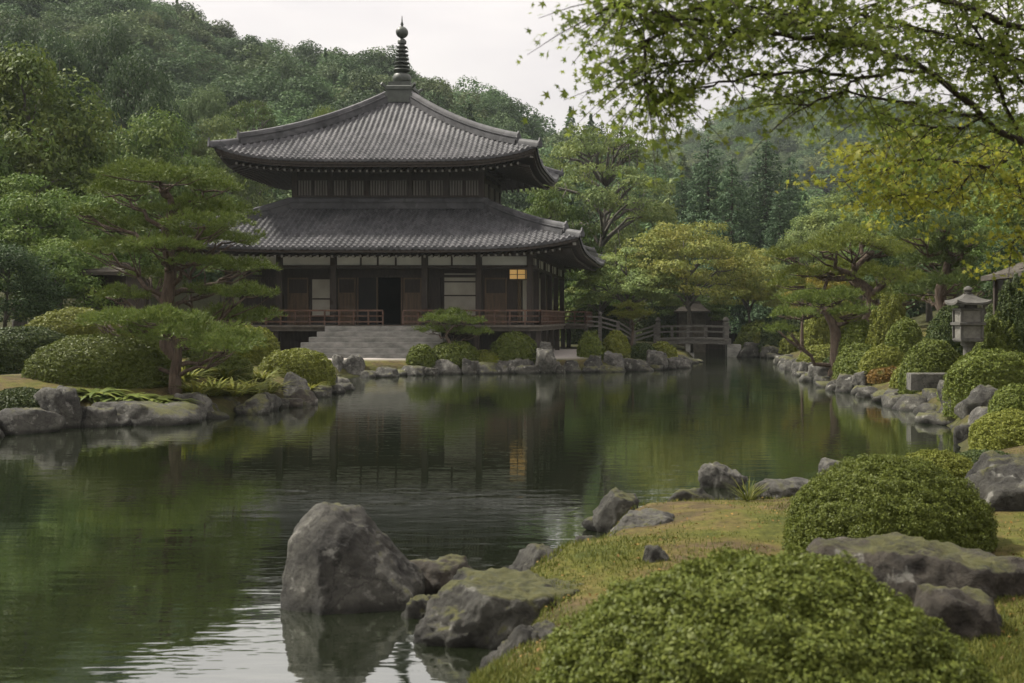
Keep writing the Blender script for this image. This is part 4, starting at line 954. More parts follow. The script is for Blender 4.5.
# ------------------------------------------------------------------ rocks
# near shore
HERO = [((-1, -0.1, 0.06), 0.80), ((-0.55, -0.8, 0.22), 0.76), ((0.30, -0.92, 0.36), 0.70), ((0.60, -0.22, 0.77), 0.70), ((0.30, -0.60, 0.75), 0.78), ((0.08, 0.1, 1.0), 0.94), ((-0.62, -0.15, 0.78), 0.97), ((-0.3, -0.6, 0.8), 0.90), ((0.97, -0.1, 0.16), 0.95), ((0.5, 0.6, 0.6), 0.8), ((0, 1, 0.1), 0.8), ((-0.6, 0.7, 0.3), 0.85)]
rock(341, 517, 607, 142, 'largest dark grey boulder standing in the near water, with a pointed top', 31, 'rock', sub=6, planes=HERO, depth=0.85, group=None, cat='boulder', name='boulder', rough=0.42)
rock(447, 558, 592, 82, 'low dark rock with brown top between the largest boulder and the near bank', 32, 'rock_brown', sub=5, group='rocks at the near bank')
rock(490, 584, 640, 152, 'broad black wet rock with moss at the water edge beside the largest boulder', 33, 'rock_mossy', sub=6, group='rocks at the near bank')
rock(425, 594, 622, 52, 'mossy lump at the left end of the broad black wet rock', 34, 'rock_mossy', sub=5, group='rocks at the near bank', Y=8.7)
rock(542, 556, 592, 66, 'grey rounded rock on the near bank behind the broad black wet rock', 35, 'rock', Y=9.4, sub=5, group='rocks at the near bank')
rock(522, 630, 695, 88, 'pale grey rock at the bottom edge left of the nearest bush', 36, 'rock', Y=7.0, sub=6, group='rocks at the near bank')
rock(590, 543, 578, 60, 'slanting dark stone on the bank edge right of the glittering water', 37, 'rock', Y=10.2, sub=5, group='rocks at the near bank')
rock(645, 515, 530, 66, 'flat pale stone lying in the grass of the near bank', 38, 'rock_pale', Y=10.6, sub=5, group='rocks at the near bank')
rock(655, 543, 562, 34, 'small grey stone half sunk in the moss of the near bank', 39, 'rock', Y=8.7, sub=4, group='rocks at the near bank')
rock(724, 465, 487, 40, 'upright grey rock in the water off the tip of the mossy bank', 40, 'rock_pale', sub=5, group='rocks at the near bank')
rock(778, 481, 491, 66, 'long flat stone edging the tip of the mossy bank', 41, 'rock_pale', Y=12.5, sub=4, group='rocks at the near bank')
rock(838, 461, 474, 40, 'pale stone at the water behind the big round bush', 42, 'rock_pale', sub=4, group='rocks at the near bank')
rock(618, 489, 508, 38, 'mossy stone at the left corner of the mossy bank', 43, 'rock_mossy', Y=12.1, sub=4, group='rocks at the near bank')
rock(690, 488, 497, 40, 'low stone in the moss at the tip of the near bank', 44, 'rock_mossy', Y=12.4, sub=4, group='rocks at the near bank')
rock(915, 557, 640, 205, 'great flat brown rock below the big round bush', 45, 'rock_brown', Y=7.3, sub=6, depth=0.7, group='rocks at the near bank', rough=0.8)
rock(1012, 456, 516, 110, 'dark rock at the right edge behind the big round bush', 46, 'rock', Y=11.0, sub=5, group='rocks on the right bank')
rock(965, 600, 650, 110, 'lower shelf of brown rock in front of the great flat rock', 47, 'rock_brown', Y=6.6, sub=5, group='rocks at the near bank')
# right bank
for k, (px, pt, pb, w, Y, mt, lb) in enumerate([
    (984, 386, 408, 40, 23, 'rock', 'grey boulder below the long clipped hedge on the right bank'),
    (991, 408, 424, 44, 20.5, 'rock_pale', 'pale flat-topped rock under the right edge bush'),
    (960, 383, 404, 36, 25, 'rock', 'grey rock in front of the squared stone slab'),
    (972, 421, 440, 34, 20.6, 'rock', 'low rock at the water right of the bank corner'),
    (938, 392, 410, 34, None, 'rock_mossy', 'mossy rock at the water below the squared stone slab'),
    (902, 389, 402, 44, None, 'rock_mossy', 'mossy ledge at the water below the russet bush'),
    (876, 387, 397, 36, None, 'rock_pale', 'flat pale ledge at the water left of the russet bush'),
    (850, 376, 392, 34, None, 'rock', 'dark rock at the water below the leftmost clipped dome on the right bank'),
    (868, 370, 384, 24, 34, 'rock_pale', 'pale stone between two clipped bushes above the waterline'),
    (824, 367, 382, 32, None, 'rock_pale', 'pale block of rock near the far end of the right bank'),
    (805, 361, 376, 16, None, 'rock_pale', 'upright pale rock at the far end of the right bank'),
    (795, 357, 371, 20, None, 'rock', 'dark rock where the right bank meets the inlet'),
    (952, 404, 424, 26, None, 'rock', 'small dark rock at the water by the bank corner'),
    (918, 398, 407, 30, None, 'rock', 'thin flat rock awash left of the bank corner'),
    (998, 436, 460, 50, 17.5, 'rock', 'dark rock at the foot of the right edge bushes'),
    (752, 342, 357, 30, None, 'rock', 'dark rock at the right foot of the footbridge'),
    (776, 344, 358, 30, None, 'rock_mossy', 'low mossy rock in the inlet right of the footbridge')]):
    rock(px, pt, pb, w, lb, 60 + k, mt, Y=Y, group='rocks on the right bank')
# far shore in front of the hall
for k, (px, pt, pb, w, Y, mt, lb) in enumerate([
    (338, 355, 377, 16, 44.6, 'rock_pale', 'pale rock at the left corner of the far shore below the stone steps'),
    (354, 356, 376, 20, None, 'rock_pale', 'taller pale rock beside the left corner of the far shore'),
    (369, 369, 377, 20, None, 'rock', 'low rock in front of the stone steps'),
    (389, 368, 377, 24, None, 'rock', 'dark low rock right of the stone steps centre'),
    (412, 364, 375, 32, None, 'rock', 'wide low rock below the small round bush'),
    (444, 358, 374, 30, None, 'rock_pale', 'pale humped rock under the spreading shrub'),
    (469, 360, 374, 18, None, 'rock', 'blocky dark rock right of the pale humped rock'),
    (488, 364, 374, 24, None, 'rock_mossy', 'low mossy rock left of the waterside dome bush'),
    (503, 358, 373, 26, None, 'rock_pale', 'pale rock under the left of the waterside dome bush'),
    (521, 357, 373, 24, None, 'rock_pale', 'pale rock under the right of the waterside dome bush'),
    (544, 358, 373, 26, None, 'rock_pale', 'large grey rock at the bottom of the three-rock pile'),
    (546, 348, 359, 20, 46.8, 'rock_pale', 'middle rock of the three-rock pile'),
    (545, 341, 350, 14, 47.2, 'rock_pale', 'top rock of the three-rock pile'),
    (571, 359, 372, 24, None, 'rock', 'dark rock right of the three-rock pile'),
    (594, 353, 372, 22, None, 'rock', 'rounded rock under the twin shrubs'),
    (613, 350, 371, 24, None, 'rock_pale', 'leaning pale rock right of the twin shrubs'),
    (606, 365, 372, 30, None, 'rock_mossy', 'flat rock awash below the leaning pale rock'),
    (638, 359, 371, 28, None, 'rock', 'broad dark rock below the dark mound bush'),
    (663, 356, 369, 24, None, 'rock', 'slanting rock near the bridge end of the far shore'),
    (678, 357, 368, 24, None, 'rock_pale', 'outermost rock of the far shore beside the bridge'),
    (655, 349, 360, 20, 50, 'rock_pale', 'pale rock behind the dark mound bush near the bridge'),
    (430, 367, 375, 16, None, 'rock', 'small stone wedged between wide low rock and pale humped rock'),
    (530, 366, 373, 14, None, 'rock_mossy', 'small mossy stone left of the three-rock pile'),
    (558, 364, 373, 14, None, 'rock', 'small stone right of the large grey pile rock')]):
    rock(px, pt, pb, w, lb, 90 + k, mt, Y=Y, group='rocks on the far shore')
# left island
for k, (px, pt, pb, w, Y, mt, lb) in enumerate([
    (192, 391, 419, 36, None, 'rock_pale', 'pale squarish rock at the water right of the front pine trunk'),
    (226, 397, 413, 26, None, 'rock_mossy', 'rounded rock right of the pale squarish rock'),
    (250, 397, 414, 32, None, 'rock_mossy', 'sloping mossy rock at the water below the ferns'),
    (262, 391, 408, 26, 28, 'rock', 'grey rock behind the sloping mossy rock'),
    (278, 396, 407, 20, None, 'rock', 'small dark stone at the water in the middle of the left island'),
    (294, 375, 393, 26, 30.5, 'rock_pale', 'pale pointed rock under the small pine-like bush'),
    (299, 390, 405, 28, None, 'rock_brown', 'brown mossy rock at the water under the pointed rock'),
    (335, 377, 389, 26, None, 'rock_pale', 'outermost pale rock at the tip of the left island'),
    (318, 386, 397, 24, None, 'rock_mossy', 'mossy rock near the tip of the left island'),
    (322, 372, 390, 26, 35, 'rock_mossy', 'mossy slope rock above the tip of the left island'),
    (57, 386, 428, 50, None, 'rock', 'tall dark rock in the bank left of the big dome bush'),
    (127, 402, 424, 92, None, 'rock', 'long low boulder below the big dome bush'),
    (17, 408, 433, 60, None, 'rock', 'speckled dark boulder at the left edge of the water'),
    (90, 404, 427, 34, None, 'rock', 'dark rock between the tall dark rock and the long low boulder'),
    (-30, 405, 437, 60, None, 'rock', 'boulder cut by the left edge of the photo'),
    (210, 402, 416, 16, None, 'rock', 'small rock right beside the pale squarish rock')]):
    rock(px, pt, pb, w, lb, 130 + k, mt, Y=Y, group='rocks of the left island')

# small waterline rocks that look alike
def waterline(seed, y0, y1, x0, x1, step, label, group, mats):
    rg = np.random.RandomState(seed); P = POND; acc = 0.0
    for (ax, ay), (bx_, by_) in zip(P[:-1], P[1:]):
        ln = math.hypot(bx_ - ax, by_ - ay); t = 0.0
        while acc + (ln - t) > step:
            t += step - acc; acc = 0.0; x = ax + (bx_ - ax) * t / ln; y = ay + (by_ - ay) * t / ln; step_ = step
            if not (y0 < y < y1 and x0 < x < x1): continue
            r = rg.uniform(.14, .52) * (0.8 + y / 90) * (0.55 if y < 18 else 1); h = r * rg.uniform(.3, .8)
            me = rock_mesh(r, r * .8, h, 500 + int(rg.randint(1000)), 3, mats[rg.randint(len(mats))]); o = link('rock', me, None, (x + rg.normal() * .15, y + rg.normal() * .12, 0.02)); o.rotation_euler.z = rg.rand() * 6; tag(o, label, 'rock', group)
        acc += ln - t
waterline(1, 23, 75, 4.5, 20, 0.95, 'small dark rock among many along the waterline of the right bank', 'waterline rocks of the right bank', ['rock', 'rock_mossy', 'rock'])
waterline(2, 43, 60, -14, 2, 1.25, 'small rock among many along the waterline in front of the hall', 'waterline rocks of the far shore', ['rock', 'rock', 'rock_mossy'])
waterline(3, 20, 43, -18, -8, 1.1, 'small rock among many along the waterline of the left island', 'waterline rocks of the left island', ['rock', 'rock_mossy', 'rock_brown'])
waterline(4, 9.3, 17.5, -1.5, 4.2, 0.62, 'small mossy stone among many along the rim of the near bank', 'rim stones of the near bank', ['rock_mossy', 'rock', 'rock_mossy'])

# ------------------------------------------------------------------ clipped bushes and shrubs
bush(765, 560, 4.9, 490, 'l_near', 'nearest clipped bush, blurred, filling the bottom of the photo', 201, n=150000, leaf=0.0112, depth=0.8)
bush(888, 457, 9.0, 212, 'l_near', 'big round clipped bush on the mossy near bank', 202, n=120000, leaf=0.0098, depth=0.9)
for k, (px, pt, Y, w, mt, lb, kw) in enumerate([
    (858, 343, 33.5, 50, 'l_bush', 'leftmost clipped dome on the right bank', {}),
    (933, 339, 30, 66, 'l_bush', 'clipped dome behind the squared stone slab on the right bank', {}),
    (992, 350, 22.5, 96, 'l_bush', 'long clipped hedge in front of the stone lantern', dict(depth=0.6, pw=0.6)),
    (889, 366, 28.5, 46, 'l_bush_red', 'russet-topped low bush at the water on the right bank', {}),
    (905, 318, 35, 44, 'l_bush', 'pale round bush left of the stone lantern', {}),
    (884, 345, 32.5, 50, 'l_bush_bright', 'low yellow-green bush between the two clipped domes on the right bank', {}),
    (975, 372, 23.5, 70, 'l_bush', 'low clipped bush at the water in front of the long clipped hedge', dict(pw=0.9)),
    (912, 362, 30.5, 44, 'l_bush_bright', 'low spreading green bush just left of the squared stone slab', dict(pw=1.0)),
    (840, 356, 37, 40, 'l_bush_dark', 'low dark bush at the foot of the leftmost clipped dome', dict(pw=1.0)),
    (865, 352, 34, 60, 'l_bush', 'low mounded bush between the leftmost dome and the russet bush', dict(pw=1.0)),
    (985, 450, 14.0, 90, 'l_bush_dark', 'dark low shrub behind the big round bush to its right', dict(pw=1.0)),
    (880, 456, 11.9, 110, 'l_bush', 'low shrub hidden behind the top of the big round bush', dict(pw=1.0)),
    (1020, 277, 27, 64, 'l_bush_dark', 'tall dark shrub hiding the tea house wall', dict(rough=2.0)),
    (1015, 384, 19.8, 56, 'l_bush', 'clipped bush at the right edge above the pale flat-topped rock', {}),
    (1016, 410, 16.8, 92, 'l_bush_bright', 'bright bush at the right edge nearest the mossy bank', {}),
    (935, 450, 12.6, 96, 'l_bush_bright', 'mossy low bush behind the big round bush', dict(pw=1.0)),
    (860, 320, 40, 50, 'l_bush', 'green mound under the low right-hand pine', {}),
    (825, 345, 40, 56, 'l_bush_bright', 'low spreading shrub below the low right-hand pine', dict(pw=1.0)),
    (955, 305, 33, 60, 'l_bush_dark', 'dark evergreen mound behind the stone lantern', {}),
    (1005, 318, 27, 60, 'l_bush', 'loose shrub right of the stone lantern', dict(rough=2.0, name='shrub')),
    (888, 300, 39, 44, 'l_bush_bright', 'yellowish loose shrub between the pines and the stone lantern', dict(rough=2.0, name='shrub')),
    (100, 336, 26.8, 146, 'l_bush', 'big dome bush on the left island in front of the tall pine', dict(depth=0.7)),
    (297, 347, 32, 74, 'l_bush_bright', 'bright sunlit bush near the tip of the left island', {}),
    (300, 360, 30.5, 52, 'l_bush_bright', 'small dome in front of the bright sunlit bush', {}),
    (76, 306, 34, 110, 'l_bush_bright', 'yellow-green mound behind the big dome bush', {}),
    (20, 325, 32, 110, 'l_bush_dark', 'dark hedge at the left edge behind the path', dict(pw=0.6)),
    (150, 308, 40, 110, 'l_bush', 'broad hedge beneath the tall spreading pine', {}),
    (245, 325, 36, 70, 'l_bush_bright', 'yellow-green bush behind the lower pine boughs', {}),
    (215, 352, 30, 70, 'l_bush', 'bush between the front pine and the bright sunlit bush', {}),
    (-40, 330, 28, 120, 'l_bush_dark', 'dark bush beyond the left edge', {}),
    (20, 388, 23.6, 80, 'l_bush_dark', 'low ground shrub on the left edge of the island bank', dict(pw=1.1)),
    (515, 333, 47.5, 48, 'l_bush', 'waterside dome bush in front of the hall veranda', {}),
    (421, 345, 46.4, 30, 'l_bush', 'small round bush right of the stone steps', {}),
    (455, 341, 47.0, 52, 'l_bush', 'low wide bush under the spreading shrub by the steps', {}),
    (487, 350, 47.0, 44, 'l_bush_bright', 'low yellow-green bush left of the waterside dome bush', dict(pw=1.2)),
    (591, 332, 49.5, 28, 'l_bush', 'left of the twin shrubs right of the rock pile', dict(rough=2.0)),
    (616, 331, 50.5, 28, 'l_bush_bright', 'right of the twin shrubs right of the rock pile', dict(rough=1.5)),
    (642, 343, 49, 30, 'l_bush_dark', 'dark mound bush at the water between rocks', {}),
    (662, 342, 52, 30, 'l_bush_bright', 'bright tufted shrub beside the bridge end', dict(rough=2.0)),
    (760, 322, 70, 50, 'l_bush', 'shrub on the bank right of the footbridge', dict(rough=2.0)),
    (790, 318, 66, 60, 'l_bush_dark', 'dark shrub behind the inlet right of the footbridge', dict(rough=2.0)),
    (800, 332, 56, 40, 'l_bush_bright', 'low bright shrub at the head of the inlet', dict(rough=2.0)),
    (770, 331, 69, 34, 'l_bush_bright', 'yellow-green shrub at the right end of the footbridge', dict(rough=2.0)),
    (600, 300, 74, 70, 'l_bush_dark', 'dark rounded shrub behind the approach rail', dict(rough=1.5)),
    (655, 296, 80, 60, 'l_bush_dark', 'dark shrub behind the footbridge', dict(rough=2.0)),
    (580, 285, 80, 60, 'l_bush', 'green shrub beside the rear corner of the hall', dict(rough=2.0)),
    (735, 300, 78, 60, 'l_bush', 'green shrub behind the right end of the footbridge', dict(rough=2.0)),
    (835, 300, 58, 70, 'l_bush_bright', 'pale shrub behind the low right-hand pine', dict(rough=2.0)),
    (1020, 290, 31, 80, 'l_bush_dark', 'dark evergreen shrub below the tea house roof', dict(rough=1.5))]):
    bush(px, pt, Y, w, mt, lb, 210 + k, group='bushes of the garden', **kw)
bush(1060, 470, 11.5, 100, 'l_bush', 'bush beyond the right edge of the photo', 260)

# ------------------------------------------------------------------ pines
pine('pine_tree', 170, 29.5, [(168, 350, 0), (166, 310, 0), (171, 270, 0), (165, 235, 0), (172, 205, 0), (163, 188, 0)],
     [(160, 178, 62, 15), (120, 192, 34, 10), (214, 188, 30, 10), (130, 228, 38, 12), (172, 212, 36, 9), (222, 214, 34, 12), (112, 250, 42, 12), (165, 246, 40, 9), (222, 240, 42, 13), (205, 224, 44, 13), (192, 236, 36, 11), (200, 205, 34, 9), (238, 268, 36, 12), (196, 262, 34, 9),
      (246, 294, 31, 11), (122, 296, 32, 11), (236, 318, 44, 15), (203, 292, 26, 8), (92, 215, 22, 8), (150, 276, 26, 7)],
     'l_pine', 'tall spreading pine with flat tiers of needles on the left island', 301, r0=0.19, group='pines of the garden', depth=1.3)
pine('pine_tree', 176, 26.3, [(175, 375, 0), (178, 350, 0), (172, 335, 0)],
     [(190, 335, 60, 18), (125, 322, 40, 13), (160, 318, 42, 12), (222, 348, 38, 16), (105, 320, 24, 9), (245, 340, 22, 10)], 'l_pine', 'low pine with a short trunk in front of the tall spreading pine', 302, r0=0.14, group='pines of the garden', depth=0.8)
pine('pine_tree', 836, 40, [(836, 335, 0), (829, 318, 0), (822, 310, 0)],
     [(823, 301, 38, 11), (795, 315, 26, 9), (852, 312, 24, 8), (800, 300, 24, 8), (780, 330, 18, 7), (838, 295, 26, 9)], 'l_pine', 'low leaning pine on the right bank with bare forked trunk', 303, r0=0.22, group='pines of the garden', ln=0.15)
pine('pine_tree', 866, 45, [(866, 330, 0), (873, 308, 0), (868, 290, 0), (852, 275, 0), (868, 255, 0)],
     [(788, 256, 24, 9), (822, 250, 28, 9), (850, 242, 38, 11), (886, 246, 36, 12), (920, 252, 40, 14), (806, 274, 30, 9), (846, 268, 34, 10), (884, 276, 38, 12), (918, 284, 36, 12), (905, 300, 30, 10), (790, 285, 22, 8), (862, 232, 30, 9), (865, 292, 30, 9)],
     'l_pine_gold', 'wide golden green pine with twisting dark limbs on the right bank', 304, r0=0.30, group='pines of the garden', ln=0.17, depth=1.6)
pine('pine_tree', 945, 40, [(945, 320, 0), (940, 290, 0), (948, 262, 0), (940, 235, 0)],
     [(945, 228, 30, 10), (920, 236, 32, 11), (968, 242, 34, 12), (930, 262, 36, 12), (975, 268, 36, 12), (925, 292, 36, 12), (955, 282, 32, 11), (985, 285, 26, 10), (950, 250, 30, 10)],
     'l_pine_dark', 'dark green pine above the stone lantern', 305, r0=0.24, group='pines of the garden', ln=0.17, depth=1.5)
pine('garden_shrub', 448, 47.0, [(450, 345, 0), (446, 335, 0), (455, 325, 0)],
     [(440, 320, 20, 7), (465, 322, 22, 8), (452, 314, 18, 6), (432, 330, 18, 7), (475, 333, 18, 7), (455, 331, 20, 7)], 'l_pine', 'spreading shrub with bare stems beside the steps of the hall', 306, r0=0.09, ln=0.12, cat='shrub', split=False, group=None)
pine('garden_tree', 632, 54, [(632, 340, 0), (633, 325, 0), (630, 315, 0)], [(631, 307, 16, 6), (622, 315, 14, 5), (642, 314, 14, 5), (632, 318, 14, 5)], 'l_bush_bright' , 'little cloud-pruned tree beside the approach rail', 307, r0=0.08, ln=0.12, cat='tree', split=False)
pine('garden_tree', 802, 56, [(802, 330, 0), (803, 300, 0)], [(800, 292, 20, 8), (815, 305, 18, 7)], 'l_pine_gold', 'small golden pine behind the low leaning pine', 308, r0=0.1, ln=0.15, cat='tree', split=False)

# ------------------------------------------------------------------ trees round the garden
G = 'trees round the garden'
for a in [
    ('broadleaf_tree', 'round_a', 15, 48, 47, 'l_olive', 'tallest olive green tree at the left edge', 190),
    ('broadleaf_tree', 'round_b', -70, 70, 42, 'l_green', 'green tree beyond the left edge', 170),
    ('broadleaf_tree', 'round_b', 60, 125, 52, 'l_olive', 'olive tree right of the tallest tree at the left edge', 120),
    ('broadleaf_tree', 'round_b', 25, 170, 40, 'l_green', 'shaded green tree low at the left edge', 140),
    ('broadleaf_tree', 'round_a', 150, 110, 62, 'l_green', 'fresh green tree showing above the top of the tall spreading pine', 120),
    ('broadleaf_tree', 'layered_b', 190, 150, 66, 'l_green', 'green tree between the tall spreading pine and the upper roof', 110),
    ('broadleaf_tree', 'round_b', 222, 112, 84, 'l_pale', 'pale green tree left of the upper roof corner', 90),
    ('broadleaf_tree', 'open_a', 250, 92, 92, 'l_green', 'green tree peering over the left slope of the upper roof', 80),
    ('broadleaf_tree', 'layered_a', 325, 98, 90, 'l_olive', 'flat-topped olive tree just over the left slope of the upper roof', 60),
    ('broadleaf_tree', 'round_a', 100, 190, 44, 'l_green', 'leafy green tree directly behind the tall spreading pine', 130),
    ('broadleaf_tree', 'ever_b', 60, 235, 38, 'l_green', 'green shrubby tree above the yellow-green mound', 110),
    ('broadleaf_tree', 'ever_b', 225, 200, 75, 'l_olive', 'olive tree behind the left corner of the lower roof', 90),
    ('evergreen_tree', 'ever_a', 60, 22, 88, 'l_dark', 'dark evergreen above the tallest tree at the left edge', 80),
    ('evergreen_tree', 'ever_a', 105, 12, 92, 'l_dark', 'tallest dark evergreen of the left grove', 85),
    ('evergreen_tree', 'ever_b', 135, 48, 84, 'l_dark', 'dark evergreen in the middle of the left grove', 90),
    ('evergreen_tree', 'ever_a', 160, 78, 80, 'l_dark', 'lowest dark evergreen of the left grove near the fresh green tree', 70),
    ('evergreen_tree', 'ever_b', 20, 14, 95, 'l_dark', 'dark evergreen at the left edge of the hillside', 90),
    ('evergreen_tree', 'ever_b', 5, 240, 36, 'l_dark', 'deep shade evergreen low at the left edge', 110),
    ('broadleaf_tree', 'round_a', 205, 85, 105, 'l_forest', 'rounded grey green tree at the foot of the wooded hill left of the roof', 70),
    ('broadleaf_tree', 'open_a', 600, 116, 76, 'l_pale', 'tall airy tree with visible limbs right of the hall', 150),
    ('broadleaf_tree', 'layered_b', 548, 186, 74, 'l_green', 'green tree filling the gap behind the two right roof corners', 100),
    ('broadleaf_tree', 'layered_b', 640, 195, 84, 'l_pale', 'pale tree under the right side of the tall airy tree', 90),
    ('maple_tree', 'layered_a', 690, 217, 68, 'l_yellow', 'broad yellow-green maple behind the footbridge', 150),
    ('maple_tree', 'layered_b', 630, 244, 66, 'l_pale', 'pale green maple left of the broad yellow-green maple', 110),
    ('maple_tree', 'layered_b', 750, 246, 74, 'l_yellow', 'yellow-green maple right of the footbridge', 90),
    ('maple_tree', 'layered_a', 600, 262, 72, 'l_green', 'low green maple beside the right rear of the hall', 90),
    ('maple_tree', 'layered_b', 690, 275, 80, 'l_green', 'low green maple under the broad yellow-green maple', 90),
    ('cedar_tree', 'cedar_a', 708, 130, 100, 'l_cedar', 'tall dark cedar left of the middle cedar', 86),
    ('cedar_tree', 'cedar_b', 732, 150, 96, 'l_cedar', 'cedar in the middle of the cedar stand', 80),
    ('cedar_tree', 'cedar_b', 766, 132, 102, 'l_cedar', 'tall dark cedar right of the middle cedar', 90),
    ('cedar_tree', 'cedar_a', 790, 150, 112, 'l_cedar', 'slim cedar at the right end of the cedar stand', 58),
    ('cedar_tree', 'cedar_a', 682, 165, 106, 'l_cedar', 'short cedar at the left end of the cedar stand', 62),
    ('cedar_tree', 'cedar_b', 780, 185, 92, 'l_cedar', 'low wide cedar below the slim cedar', 62),
    ('broadleaf_tree', 'round_b', 660, 180, 112, 'l_forest', 'grey green tree between the airy tree and the cedars', 60),
    ('broadleaf_tree', 'round_b', 838, 192, 82, 'l_pale', 'pale green rounded tree right of the cedars', 110),
    ('broadleaf_tree', 'layered_a', 812, 226, 72, 'l_pale', 'pale layered tree below the pale rounded tree', 100),
    ('broadleaf_tree', 'round_a', 880, 160, 84, 'l_green', 'green tree under the yellow maple sprays', 110),
    ('broadleaf_tree', 'ever_b', 930, 150, 66, 'l_green', 'green tree on the right slope behind the maple branches', 130),
    ('broadleaf_tree', 'round_b', 985, 130, 60, 'l_green', 'green tree high on the right slope', 140),
    ('broadleaf_tree', 'round_a', 1050, 110, 52, 'l_olive', 'olive tree cut by the right edge', 170),
    ('evergreen_tree', 'ever_a', 905, 200, 56, 'l_dark', 'dark evergreen behind the golden green pine', 80),
    ('broadleaf_tree', 'round_b', 880, 212, 62, 'l_green', 'fresh green tree left of the dark evergreen on the right slope', 90),
    ('broadleaf_tree', 'round_b', 985, 215, 44, 'l_green', 'green tree behind the stone lantern to the right', 110),
    ('evergreen_tree', 'ever_b', 1030, 225, 38, 'l_dark', 'dark evergreen behind the tea house roof', 110),
    ('evergreen_tree', 'ever_a', 955, 205, 52, 'l_dark', 'dark evergreen between lantern and right slope', 90),
    ('broadleaf_tree', 'layered_a', 820, 262, 60, 'l_gold', 'golden leaved tree behind the low right-hand pines', 70),
    ('broadleaf_tree', 'layered_b', 780, 262, 80, 'l_pale', 'pale low tree at the head of the inlet', 80)]:
    tree(a[0], a[1], a[2], a[3], a[4], a[5], a[6], a[7], G)

# ------------------------------------------------------------------ wooded hills: one far-off mass
def far_protos():
    col = bpy.data.collections.new('hill_tree_kinds'); out = []
    for k, (H, R, zl, ncl, rc, fl, per, lf) in enumerate([(9, 4.2, 0.5, 26, 1.5, .65, 150, .22), (9, 3.8, 0.5, 22, 1.5, .7, 150, .21), (10, 3.4, 0.5, 26, 1.3, .8, 130, .21)]):
        rg = np.random.RandomState(40 + k); cs, rs = [], []
        while len(cs) < ncl:
            d = unit(rg.normal(size=3))
            if d[2] < -0.3: continue
            f = 0.6 + 0.4 * rg.rand(); cs.append(np.array([d[0] * R * f, d[1] * R * f, H * 0.45 + d[2] * H * 0.42 * f])); rs.append(rc * (0.7 + 0.6 * rg.rand()))
        V, Q = clump_leaves(cs, rs, per, fl, lf, rg); o = bpy.data.objects.new('hill_tree', mesh_np('hill_tree', V, Q, None, [M['l_forest']])); col.objects.link(o)
    rg = np.random.RandomState(50); P, Nn, A = [], [], []
    for i in range(16):
        t = (i + .5) / 16; n = int(90 * (1 - t) + 14); an = rg.rand(n) * 6.283; r = 2.6 * (1 - t) ** .8 * rg.rand(n) ** .5; dr = np.stack([np.cos(an), np.sin(an), 0 * an], 1)
        p = dr * r[:, None]; p[:, 2] = 10.5 * (0.08 + .92 * t) - .3 * r + rg.normal(size=n) * .2; P.append(p); Nn.append(dr * .5 + np.array([0, 0, .7]) + rg.normal(size=(n, 3)) * .4); A.append(dr + np.array([0, 0, -.3]))
    P = np.concatenate(P); V, Q = cards(P, np.concatenate(Nn), .42 * (.7 + .6 * rg.rand(len(P))), .4, rg, .15, np.concatenate(A))
    o = bpy.data.objects.new('hill_tree', mesh_np('hill_tree', V, Q, None, [M['l_forest']])); col.objects.link(o)
    return col
